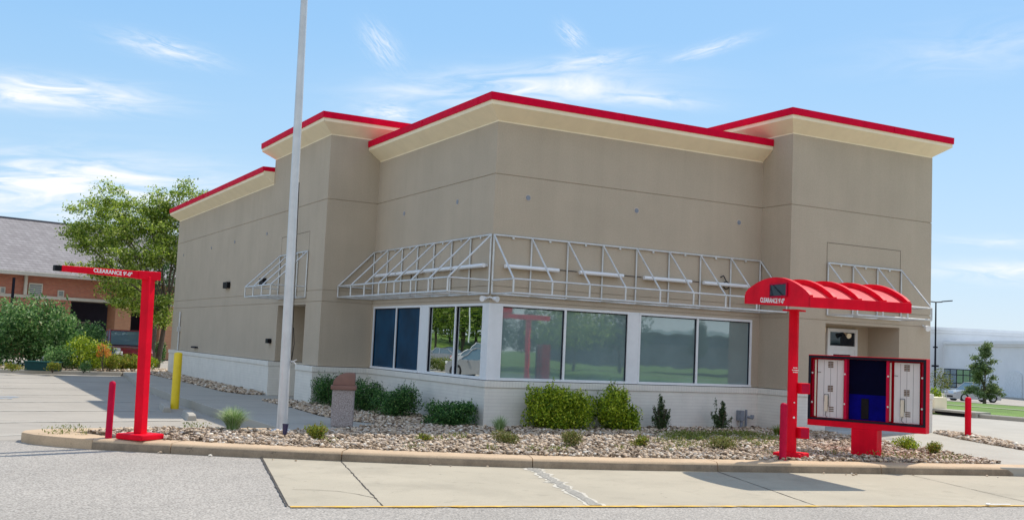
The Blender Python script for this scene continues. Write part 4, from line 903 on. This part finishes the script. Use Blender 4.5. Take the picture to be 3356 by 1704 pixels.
wallplant(1136, 1002, 146, 'A', .62, 'low dark green hedge by the brick corner', 'dhedge', 9500, .045, hd, boxy=True, seed=13, dep=.9)
wallplant(1405, 962, 172, 'B', .60, 'wide bright yellow green hedge under the corner window', 'hedge', 16000, .058, hd, boxy=True, seed=14, dep=.95)
wallplant(1545, 965, 118, 'B', .60, 'bright round hedge right of the widest hedge', 'hedge', 12000, .058, hd, boxy=True, seed=15, dep=.95)
hg = 'young hollies against the brick base'
wallplant(1663, 990, 84, 'B', .5, 'pointed young holly right of the round bright hedge', 'holly', 3000, .042, hg, kp=.5, open_=True, seed=16, dep=.6)
wallplant(1817, 1000, 78, 'B', .5, 'thin young holly nearest the grey pipes', 'holly', 2600, .042, hg, kp=.5, open_=True, seed=17, dep=.6)
p = D(585, 1084); grass_tuft('ornamental_grass', p, size(p, 82), size(p, 60), 'pale fountain grass clump left of the flagpole in the gravel', n=900, seed=1)
p = D(1256, 1090); grass_tuft('ornamental_grass', p, size(p, 50), size(p, 44), 'pale grass clump behind the olive shrub at the brick corner', n=300, seed=2)
p = D(1957, 1098); grass_tuft('ornamental_grass', p, size(p, 44), size(p, 30), 'small bright grass clump left of the canopy post', n=260, seed=3, mk='weed')
# weeds growing between the stones
rgw = np.random.default_rng(5); V = []; Q = []; o_ = 0
def weed(c, r, n, leaf, hgt):
    hgt += .06; leaf *= 1.35
    global o_
    P = np.array(c)+np.stack([rgw.normal(size=n)*r, rgw.normal(size=n)*r*.7, rgw.random(n)*hgt], 1); v, q = leafquads(P, leaf, rgw, 1.2, .3); V.append(v); Q.append(q+o_); o_ += len(v)
for x, y, r, n in ((490, 1080, .14, 130), (150, 1090, .14, 120), (185, 1087, .12, 60), (1155, 1105, .12, 110), (1108, 1110, .10, 70), (1405, 1139, .12, 110), (1340, 1137, .07, 50), (1690, 1137, .10, 60), (1230, 1137, .07, 50), (1560, 1137, .06, 40), (2095, 1148, .2, 60), (2220, 1152, .25, 120), (2300, 1155, .3, 150), (2390, 1160, .25, 120), (1040, 1132, .08, 40), (830, 1118, .1, 40), (205, 1092, .06, 40), (1950, 1150, .2, 60)): weed(D(x, y), r, n, .035, .07)
for i in range(75):
    x = rgw.uniform(1660, 1960); y = 1098+rgw.random()*38*(.35+.65*abs(rgw.random())); weed(D(x, y), .12, 55, .035, .06)
for i in range(30): weed(D(rgw.uniform(1700, 1900), rgw.uniform(1095, 1104)), .15, 50, .04, .07)
o = npmesh('weeds', np.vstack(V), np.vstack(Q), MT['weed']); kind(tag(o, 'weeds sprouting between the river stones', 'weeds'), 'stuff')

# ---------------------------------------------------------------- planting beyond the parking lot
def far(x, y, wp, hp, label, mk, n, leaf=.09, cat='shrub', group=None, z=0, **k):
    p = D(x, y, z); return shrub('shrub', p, size(p, wp), size(p, hp), label, cat, mk, leaf, n, group, **k)
fg = 'shrubs beyond the parking lot'
far(78, 922, 225, 190, 'large dark green lilac bush at the left edge of the view', 'bush', 15000, .13, 'bush', seed=20, boxy=True, dep=3.2)
far(192, 919, 130, 122, 'dark green bush leaning right beside the large lilac', 'bush', 6500, .12, 'bush', seed=21, boxy=True, dep=2)
far(150, 929, 84, 70, 'glossy green shrub left of the yellow green shrubs', 'bush', 2400, group=fg, seed=22, boxy=True)
far(218, 930, 125, 88, 'yellow green shrub left of the orange flowers', 'hedge', 5200, group=fg, seed=23, boxy=True)
far(305, 930, 100, 44, 'yellow green shrub in front of the red car', 'spirea', 3800, group=fg, seed=24, boxy=True)
far(352, 930, 84, 40, 'green shrub behind the clearance bar post', 'hedge', 2600, group=fg, seed=25, boxy=True)
far(30, 932, 56, 26, 'low yellow green mound at the far left kerb', 'spirea', 800, .06, group=fg, seed=26)
far(132, 935, 48, 28, 'low yellow mound on the far kerb under the dark bushes', 'spirea', 800, .06, group=fg, seed=27)
far(210, 936, 38, 30, 'low dark green mound between the far yellow mounds', 'bush', 700, .06, group=fg, seed=28)
far(283, 933, 44, 46, 'small yellow green shrub under the orange flowers', 'spirea', 900, .06, group=fg, seed=29)
far(400, 915, 46, 70, 'dark shrub between the clearance bar and the building corner', 'dhedge', 1500, group=fg, seed=30)
p = D(108, 932); t = thing('utility_cabinet', p, 'low dark green utility cabinet in front of the large lilac bush', 'utility cabinet'); b = MB(); b.box((p.x, p.y, .16), (1.25, .5, .32), -.45); b.build('body', mat('dark_green_metal', (.01, .05, .05), .5, spec=.15), t, bevel=.03); b = MB(); b.box((p.x, p.y, .34), (1.3, .55, .05), -.45); b.build('lid', mat('dark_green_lid', (.015, .07, .065), .5, spec=.15), t, bevel=.02)
p = D(258, 934); t = thing('flowering_plant', p, 'orange flowering plant among the yellow green shrubs', 'flowers'); rg = np.random.default_rng(3)
P = blob_points(260, [(p.x-.1, p.y, .95, .22, .22, .2), (p.x+.1, p.y-.1, .75, .2, .2, .2), (p.x-.2, p.y-.1, .7, .16, .16, .16)], rg); v, q = leafquads(P, .08, rg); npmesh('flowers', v, q, MT['orange'], t); b = MB()
for i in range(5): b.tube(p, p+Vector((rg.uniform(-.3, .3), rg.uniform(-.2, .2), 1.0)), .012, n=4)
b.build('stem', MT['bark'], t)
# big locust tree behind the corner of the restaurant
tb = PT(522, 53, 0)
ex = Vector((rt.x, rt.y, 0)).normalized(); kk = 53/F*KP
def cb_(x, y, rx, rz, dy=0, ry=None): # crown lobe given by where it shows in the photo, at the tree's distance
    o = ex*((x-400)*kk)+Vector((-ex.y, ex.x, 0))*dy; return (o.x, o.y, (905-y)*kk*1.0+.1, rx*kk, (ry or rx)*kk, rz*kk)
blobs = [cb_(195, 530, 52, 42, .5), (cb_(265, 500, 62, 45, -.6)), cb_(340, 520, 80, 62, .3), cb_(400, 540, 62, 60, .2), cb_(170, 590, 46, 34, .2), cb_(368, 500, 48, 44, .3), cb_(385, 600, 75, 60, -.4), cb_(300, 560, 70, 60, -1), cb_(270, 700, 80, 45, .6), cb_(450, 470, 55, 36, .6), cb_(505, 500, 50, 45, 1), cb_(240, 610, 95, 62, 0), cb_(350, 640, 95, 80, -1), cb_(430, 600, 70, 90, .8), cb_(200, 660, 50, 30, .8), cb_(320, 740, 90, 40, .4), cb_(400, 760, 50, 60, -.5)]
tree('locust_tree', tb, 9.6, blobs, 'large airy yellow green tree behind the left corner of the restaurant', leaf=.135, n=40000, trunk_r=.12, seed=1, limbs=12, clump=5, trunk_lean=(.3, .2))
tree('shade_tree', PT(505, 63), 9.0, [(0, 0, 6.0, 2.6, 2.6, 2.4), (1.5, 0, 4.6, 2.2, 2, 1.6), (-1.6, .4, 4.4, 1.7, 1.6, 1.4)], 'darker tree standing behind the airy locust', mk='treed', leaf=.18, n=4500, trunk_r=.14, seed=2)

# ---------------------------------------------------------------- brick hotel on the left
HO = PT(-420, 56.0); HE = PT(560, 67.5); he = (HE-HO); HL = he.length; he.normalize(); hn = Vector((he.y, -he.x, 0))
if hn.dot(CAMP-HO) < 0: hn = -hn
def hs(u):
    a = ray(u, 1100); dx, dy = a.x, a.y; r_ = HO-CAMP; den = dx*he.y-dy*he.x; t_ = (r_.x*he.y-r_.y*he.x)/den; q = CAMP+Vector((dx, dy, 0))*t_; return (Vector((q.x, q.y, 0))-HO).dot(he)
def HP(s, o, z): return HO+he*s+hn*o+UZ*z
def hbox(b, s0, s1, o0, o1, z0, z1): b.box(HP((s0+s1)/2, (o0+o1)/2, (z0+z1)/2), (s1-s0, o1-o0, z1-z0), ax=(he, hn, UZ)); return b
t = thing('brick_hotel', HO, 'low red brick hotel with a grey shingle roof and an arcade of dark openings', 'hotel')
sA = hs(224); sB = hs(372); sC = hs(424); sD = HL+10
b = MB(); hbox(b, 0, sA, -6, 0, 0, 3.28); hbox(b, 0, sD, -6, -.02, 3.45, 4.55); b.build('wall', MT['brick_r'], t)
b = MB(); hbox(b, 0, sD, -6, .06, 3.28, 3.45); b.build('band', MT['offwhite'], t)
b = MB(); hbox(b, sB, sC, -1.1, .02, 0, 3.28); b.build('pillar', MT['brick_o'], t)
b = MB(); hbox(b, hs(520), sD, -1.1, .02, 0, 3.28); b.build('pillar', MT['brick_o'], t)
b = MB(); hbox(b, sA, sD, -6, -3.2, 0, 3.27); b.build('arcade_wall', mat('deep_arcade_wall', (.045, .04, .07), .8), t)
for u0, u1, z0, z1 in ((245, 300, .6, 2.3), (324, 366, .4, 2.1), (440, 500, .6, 2.4)):
    b = MB(); hbox(b, hs(u0), hs(u1), -3.19, -3.14, z0, z1); f = b.build('window', MT['offwhite'], t); b = MB(); a_, c_ = hs(u0), hs(u1); hbox(b, a_+.08, (a_+c_)/2-.03, -3.14, -3.12, z0+.08, z1-.08); hbox(b, (a_+c_)/2+.03, c_-.08, -3.14, -3.12, z0+.08, z1-.08); b.build('pane', MT['dglass'], f)
for u0, u1, v0, v1 in ((80, 126, 922, 961), (177, 198, 947, 969), (-14, 4, 935, 962)):
    a_, c_ = hs(u0), hs(u1); hz_ = 1063+.0438*u0; d_ = 58+.012*u0; z1 = 1.727+(hz_-v0)*d_/F; z0 = max(3.46, 1.727+(hz_-v1)*d_/F)
    b = MB(); hbox(b, a_, c_, -.02, .05, z0, z1); f = b.build('window', MT['offwhite'], t); b = MB(); n = 5
    for k in range(n): zz0 = z0+.05+(z1-z0-.1)*k/n; hbox(b, a_+.06, c_-.06, .05, .06, zz0, zz0+(z1-z0-.1)/n*.6)
    b.build('louvre', MT['carglass'], f)
b = MB(); a_ = hs(67); hbox(b, a_-.08, a_+.08, .06, .2, 3.45, 4.6); b.build('downspout', MT['offwhite'], t)
b = MB(); a_ = hs(18); hbox(b, a_-.06, a_+.06, .5, .62, 0, 4.35); b.build('pipe', MT['darkm'], t)
b = MB(); V = [HP(s, o, z) for s in (-1, sD+1) for o, z in ((.55, 4.55), (.55, 4.75), (-6.0, 8.25), (-12.5, 4.6))]
b.add(V, [(0, 1, 2, 3), (7, 6, 5, 4), (0, 4, 5, 1), (1, 5, 6, 2), (2, 6, 7, 3), (3, 7, 4, 0)]); b.build('roof', MT['shingle'], t)
b = MB(); hbox(b, -1, sD+1, .55, .68, 4.52, 4.74); b.build('gutter', MT['offwhite'], t, bevel=.02)
b = MB(); V = [HP(s, -6.0+o, 8.25+z) for s in (-1, sD+1) for o, z in ((.14, -.03), (0, .06), (-.14, -.03))]; b.add(V, [(0, 1, 4, 3), (1, 2, 5, 4), (0, 3, 5, 2)]); b.build('ridge_cap', MT['darkm'], t)

# ---------------------------------------------------------------- cars
def car(name, loc, rz, label, paint, Lc=4.6, Wc=1.8, Hc=1.45, style='sedan', group=None, flip=False):
    t = thing(name, loc, label, 'suv' if style == 'suv' else ('pickup' if style == 'pickup' else 'car'), group)
    X = Vector((math.cos(rz), math.sin(rz), 0)); Y = Vector((-X.y, X.x, 0)); O = Vector(loc)
    def Pp(x, y, z): return O+X*x+Y*y+UZ*z
    h = Lc/2; b = MB()
    if style == 'sedan': lo = [(-h, .35), (-h, .80), (-h+.15, .95), (-h+.9, .98), (h-1.25, .92), (h-.25, .78), (h, .6), (h, .32)]; gh = [(-h+.75, .97), (-h+1.35, Hc-.05), (-h+2.0, Hc), (-.0+.25, Hc-.02), (h-1.15, .93)]
    elif style == 'suv': lo = [(-h, .42), (-h+.02, 1.05), (-h+.2, 1.1), (h-1.2, 1.06), (h-.2, .92), (h, .7), (h, .38)]; gh = [(-h+.08, 1.1), (-h+.35, Hc-.03), (-h+1.0, Hc), (.35, Hc-.03), (h-1.15, 1.06)]
    else: lo = [(-h, .55), (-h, 1.1), (h-1.3, 1.12), (h-.15, 1.0), (h, .8), (h, .5)]; gh = [(-.55, 1.1), (-.4, Hc-.02), (0, Hc), (.75, Hc-.03), (h-1.3, 1.12)]
    # lower body with wheel arches
    wx = (-h+.85, h-.88); rw = .34 if style == 'sedan' else .39; bot = []
    for w_ in (wx[1], wx[0]): bot += [(w_+rw*1.15*math.cos(a), max(.24, .33+rw*1.12*math.sin(a))) for a in np.linspace(-.25, math.pi+.25, 9)]
    pr = lo+[(h-.05, .24)]+bot+[(-h+.05, .24)]; m = len(pr); rows = []
    for y, k, dz in ((-1, .90, 0), (-.97, 1, 0), (.97, 1, 0), (1, .90, 0)):
        rows += [Pp(x*(1 if abs(y) < 1 else .985), y*Wc/2*(1 if abs(y) == 1 else .985) if False else y*Wc/2, z if z > .5 else z) for x, z in pr]
    b.add(rows, [(r_*m+i, r_*m+(i+1) % m, (r_+1)*m+(i+1) % m, (r_+1)*m+i) for r_ in range(3) for i in range(m)]+[tuple(range(m)), tuple(reversed(range(3*m, 4*m)))])
    body = b.build('body', paint, t, smooth=35)
    b = MB(); m = len(gh); mt_ = .80
    V = [Pp(x, sd*Wc/2*(.93 if z < 1.13 else mt_), z) for sd in (-1, 1) for x, z in gh]; b.add(V, [(i, (i+1) % m, m+(i+1) % m, m+i) for i in range(m)]+[tuple(range(m)), tuple(range(m, 2*m))]); gl = b.build('cabin_glass', MT['carglass'], t, smooth=25)
    b = MB(); rf = [(x, z) for x, z in gh if z > Hc-.08]; m = len(rf); V = [Pp(x*(1.0)+(.05 if i == m-1 else (-.05 if i == 0 else 0)), sd*Wc/2*(mt_+.015), z+dz) for dz in (-.02, .025) for sd in (-1, 1) for i, (x, z) in enumerate(rf)]
    f = []
    for lay in (0, 1):
        for i in range(m-1): f.append((lay*2*m+i, lay*2*m+i+1, lay*2*m+m+i+1, lay*2*m+m+i))
    for i in range(m-1): f += [(i, i+1, 2*m+i+1, 2*m+i), (m+i, m+i+1, 3*m+i+1, 3*m+i)]
    f += [(0, m, 3*m, 2*m), (m-1, 2*m-1, 4*m-1, 3*m-1)]; b.add(V, f)
    zb_ = gh[0][1]
    for sd in (-1, 1):
        for (x0, z0), (x1, z1) in ((gh[0], gh[1]), (gh[-1], gh[-2])): b.tube(Pp(x0, sd*Wc/2*.935, z0), Pp(x1, sd*Wc/2*(mt_+.005), z1), .035, n=6)
        b.tube(Pp(-.05, sd*Wc/2*.937, zb_), Pp(-.12, sd*Wc/2*(mt_+.007), Hc-.02), .03, n=6)
    b.build('roof', paint, t, smooth=30)
    for w_ in wx:
        for sd in (-1, 1):
            b = MB(); c_ = Pp(w_, sd*(Wc/2-.11), rw); b.tube(c_-Y*.1, c_+Y*.1, rw, n=20); wh = b.build('wheel', MT['tyre'], t, smooth=40, bevel=.02)
            b = MB(); b.tube(c_+Y*sd*.09, c_+Y*sd*.108, rw*.62, n=16); b.build('rim', MT['rim'], wh)
    for sd in (-1, 1):
        b = MB(); b.box(Pp(h-.06, sd*Wc*.37, .72 if style == 'sedan' else .85), (.16, .32, .14), ax=(X, Y, UZ)); b.build('headlight', MT['lamp'], t, bevel=.03)
        b = MB(); b.box(Pp(-h+.03, sd*Wc*.40, .85 if style == 'sedan' else 1.0), (.1, .24, .16), ax=(X, Y, UZ)); b.build('tail_light', MT['taillamp'], t, bevel=.02)
        b = MB(); b.box(Pp(h-1.55, sd*(Wc/2+.06), 1.02), (.10, .16, .11), ax=(X, Y, UZ)); b.build('side_mirror', paint, t, bevel=.02)
    b = MB(); b.box(Pp(h-.005, 0, .45), (.03, .9, .16), ax=(X, Y, UZ)); b.build('grille', MT['black'], t)
    return t
vdir = math.atan2(CAMP.y-PT(412, 52).y, CAMP.x-PT(412, 52).x)
car('parked_car', PT(412, 52.5, .08), vdir+.15, 'dark red car facing the camera beyond the yellow green shrubs', MT['carred'], Hc=1.62, Wc=1.85)
car('parked_car', PT(262, 50, -.05), vdir+.55, 'dark navy car mostly hidden behind the green bushes', MT['carblue'], Hc=1.36)
# cars that show only in the mirror panes
def MIR(u, d, z): q = PT(u, d, z); return (-q.x, q.y, z)     # where a thing stands whose reflection in the x=0 panes shows at column u
car('parked_car', MIR(1436, 104, -.16), .45, 'silver car reflected in the left mirror pane', MT['carsilver'])
car('parked_car', MIR(1560, 92, -.16), 3.60, 'white hatchback reflected in the right mirror pane', MT['carwhite'], Hc=1.5, Lc=4.2)
car('parked_car', MIR(1486, 116, -.1), 3.5, 'dark car reflected behind the silver one', MT['carblue'], Hc=1.5)
car('parked_car', MIR(1594, 62, -.16), .9, 'grey suv reflected closest to the corner of the building', MT['carsilver'], style='suv', Hc=1.75, Wc=1.9)
car('parked_car', MIR(1585, 112, -.1), .5, 'white pickup with a tall cab reflected behind the hatchback', MT['carwhite'], style='pickup', Hc=2.1, Lc=5.4, Wc=1.95)
q = MIR(1438, 76, -.1); shrub('shrub', q, 2.6, 1.0, 'tall green shrub seen only as a reflection in the left mirror pane', 'shrub', 'weed', .12, 2400, seed=41, boxy=True)
for i, (u, d, H, r_) in enumerate(((1425, 138, 11, 5), (1475, 150, 13, 6), (1515, 142, 11, 5), (1560, 150, 13, 6), (1600, 144, 12, 5.5), (1450, 165, 15, 7))):
    x, y, z = MIR(u, d, 0); z = -.1+3.4*sm((y-96)/34)
    tree('shade_tree', (x, y, z), H, [(0, 0, H*.6, r_, r_, H*.38), (r_*.5, .5, H*.42, r_*.7, r_*.7, H*.28), (-r_*.5, -.5, H*.45, r_*.7, r_*.7, H*.28)], ['leafy tree low on the lawn bank, reflected at the left pane edge', 'tall leafy tree reflected in the middle of the left mirror pane', 'leafy tree reflected at the mullion between the mirror panes', 'tall dark tree reflected in the middle of the right mirror pane', 'leafy tree reflected beside the white corner post', 'most distant tree behind the bank, reflected'][i], mk='treed' if i % 2 else 'tree', leaf=.4, n=8000, trunk_r=.25, seed=50+i, limbs=4)
q = MIR(1540, 132, 2.0); b = MB(); b.tube(q, (q[0], q[1], 12), .14, .10, n=10); tag(b.build('light_pole', MT['white']), 'white light pole on the lawn bank, reflected in the mirror panes', 'light pole')
# trees and a long store across the street behind the camera, seen in the front windows
for i, (x, y, H, r_, k) in enumerate(((44, -84, 7.5, 2.2, 'treed'), (51, -90, 6.5, 2.0, 'treed'), (57, -92, 9, 2.6, 'treed'), (39, -60, 9, 4.2, 'tree'), (45, -62, 8.5, 3.6, 'treed'), (87, -104, 7, 1.6, 'treed'), (100, -106, 8.5, 2.0, 'treed'))):
    tree('street_tree', (x, y, -.17), H, [(0, 0, H*.55, r_*.85, r_*.85, H*.3), (.3, .2, H*.78, r_*.5, r_*.5, H*.2), (-.4, .1, H*.4, r_, r_, H*.2)], ['leftmost tree reflected in the corner window pane', 'short tree reflected near the middle of the corner pane', 'pointed tree reflected at the right of the corner pane', 'broad pale tree filling the second pane as a reflection', 'broad dark tree reflected beside the pale one', 'thin tree reflected in front of the long store', 'taller tree reflected at the right end of the long store'][i], mk=k, leaf=.26, n=4500, trunk_r=.14, seed=70+i, limbs=4)
Q2 = Vector((7.7, -12.0, -.15)); t = thing('clearance_bar', Q2, 'second red clearance post and beam reflected in the corner window pane', 'clearance bar')
b = MB(); b.tube(Q2, Q2+UZ*2.85, .09, n=8); b.build('post', MT['red'], t); b = MB(); b.box(Q2+Vector((-.1, 0, 2.9)), (1.7, .3, .16)); b.build('beam', MT['red'], t, bevel=.01)
t = thing('long_store', (98, -118, 0), 'long low store reflected in the right front windows', 'store'); b = MB(); b.b2(74, 128, -128, -110, -.3, 4.7); b.build('wall', mat('grey_store_wall', (.12, .13, .14), .9), t); b = MB(); b.b2(73.6, 128.4, -128.4, -109.6, 4.7, 5.2); b.build('cornice', MT['bwall'], t)

# ---------------------------------------------------------------- white store, lamp, trees on the right
zg = -1.5
dA = 136.; 
BA = PT(3110, 133, zg); BB = PT(3356, 117, zg); be = (BB-BA).normalized(); bn2 = Vector((be.y, -be.x, 0)); bn2 = bn2 if bn2.dot(CAMP-BA) > 0 else -bn2
def bs(u):
    a = ray(u, 1100); r_ = BA-CAMP; t_ = (r_.x*be.y-r_.y*be.x)/(a.x*be.y-a.y*be.x); q = CAMP+Vector((a.x, a.y, 0))*t_; return (Vector((q.x, q.y, zg))-BA).dot(be)
def sbx(b, s0, s1, o0, o1, z0, z1): q = BA+be*((s0+s1)/2)+bn2*((o0+o1)/2); b.box((q.x, q.y, (z0+z1)/2), (s1-s0, o1-o0, z1-z0), ax=(be, bn2, UZ)); return b
t = thing('white_store', BA, 'low white stucco store across the street with dark windows and an arched niche', 'store')
s1 = bs(3092); ztop = 4.75
b = MB(); sbx(b, s1, 60, -16, 0, zg-1, ztop-.35); sbx(b, -16, s1, -14, 2.0, zg-1, 6.05); b.build('wall', MT['bwall'], t)
b = MB(); sbx(b, s1+.4, bs(3218), -1, .25, ztop-.35, ztop-.05); sbx(b, bs(3218), 60, -1, .45, ztop-.35, ztop); sbx(b, bs(3218), 60, -1, .25, ztop-.6, ztop-.352); sbx(b, -16.3, s1+.45, -14, 2.45, 6.1, 6.45); sbx(b, -16.2, s1+.25, -14, 2.25, 5.8, 6.098); b.build('cornice', MT['bwall'], t)
b = MB(); w0, w1 = bs(3098), bs(3206); z0, z1 = -.85, 1.40; sbx(b, w0, w1, .0, .12, z0, z1); wf = b.build('window', MT['darkm'], t)
b = MB(); n = 5
for i in range(n):
    for z_a, z_b in ((z0+.1, z0+.5), (z0+.6, z1-.75), (z1-.65, z1-.1)): a_ = w0+(w1-w0)*i/n; sbx(b, a_+.12, a_+(w1-w0)/n-.12, .12, .14, z_a, z_b)
b.build('pane', glass_mat('store_glass', (.07, .12, .17), .35), wf)
b = MB(); a0, a1 = bs(3296), bs(3352); pts = [(a0, zg), (a1, zg)]+[((a0+a1)/2+(a1-a0)/2*math.cos(k), .95+.55*math.sin(k)) for k in np.linspace(0, math.pi, 12)]
V = [BA+be*s+bn2*o+UZ*(z-zg) for o in (.03, .09) for s, z in pts]; m = len(pts); b.add(V, [(i, (i+1) % m, m+(i+1) % m, m+i) for i in range(m)]+[tuple(range(m)), tuple(range(m, 2*m))]); b.build('arched_niche', mat('niche_stucco', (.66, .69, .71), .9), t)
b = MB(); sbx(b, s1+2, 60, .0, 1.6, zg-.6, zg+.12); b.build('walkway', MT['walk'], t)
lp = PT(3066, 92, -1.3); t = thing('street_lamp', lp, 'double armed dark lot lamp beside the right corner of the restaurant', 'street lamp')
lh = 1.727+206*92/F; b = MB(); b.tube(lp, (lp.x, lp.y, lh), .10, .06, n=10); b.tube((lp.x, lp.y, 1.6), (lp.x, lp.y, 1.75), .3, n=10); b.tube((lp.x, lp.y, 3.2), (lp.x, lp.y, 3.32), .2, n=10); b.build('pole', MT['darkm'], t, smooth=40)
for s in (-1, 1):
    b = MB(); q = Vector((lp.x, lp.y, lh)); b.tube(q, q+ex*s*.55+UZ*.05, .05, n=6); b.box(q+ex*s*.95+UZ*.13, (.85, .3, .09), ax=((ex+UZ*s*.12).normalized(), Vector((-ex.y, ex.x, 0)), UZ)); b.build('lamp_head', MT['darkm'], t)
pt = PT(3228, 79, -.95); hh = 4.6
tree('pine_tree', pt, 4.4, [(0, 0, 3.3, .75, .75, 1.15), (-.25, 0, 2.5, 1.05, .9, .8), (.35, 0, 1.5, 1.35, 1.1, .75), (-.9, .1, 2.9, .6, .6, .55), (-.5, 0, .8, 1.3, 1.1, .6), (1.1, .1, .9, .8, .8, .6), (.1, 0, 4.0, .35, .35, .5)], 'conical grey green pine on the grass in front of the white store', mk='pine', leaf=.16, n=8500, trunk_r=.12, seed=5, limbs=7, clump=4)
car('parked_car', PT(3190, 98, -1.4), math.atan2(-ex.y, -ex.x)+.2, 'white suv parked behind the pine by the white store', MT['carsilver'], style='suv', Hc=1.75)
tree('small_tree', PT(3082, 72, -.85), 2.5, [(.1, 0, 1.7, .8, .7, .7), (.6, 0, 1.3, .5, .5, .4)], 'thin reddish green young tree right of the lamp pole', mk='oliv', leaf=.12, n=700, trunk_r=.05, seed=6)
p = PT(3068, 44, -.1); shrub('shrub', p, .75, 1.1, 'bright green shrub just right of the menu board top', 'shrub', 'hedge', .08, 900, seed=42)
b = MB(); q = PT(3062, 42.5, -.03); b.b2(q.x-.35, q.x+.35, q.y-.35, q.y+.35, -.1, .5); tag(b.build('utility_box', MT['cream'], bevel=.02), 'cream utility box behind the right edge of the menu board', 'utility box')
for i, (u, d, H, r_) in enumerate(((3158, 175, 9.6, 2.3), (3252, 170, 10.4, 3.4), (3300, 172, 9.1, 2.6), (3345, 160, 8.9, 3), (3398, 165, 9.2, 3.2))):
    tree('distant_tree', PT(u, d, -2), H, [(0, 0, H*.75, r_, r_, H*.16), (r_*.5, 0, H*.62, r_, r_, H*.2), (-r_*.5, 0, H*.6, r_, r_, H*.2)], ['thin treetop showing over the left part of the white store roof', 'tallest treetop over the white store roof', 'low treetop right of the tallest one over the store roof', 'low treetop near the right edge over the store roof', 'treetop over the store roof at the very right edge'][i], mk='treed', leaf=.4, n=1500, trunk_r=.15, seed=90+i, limbs=4)
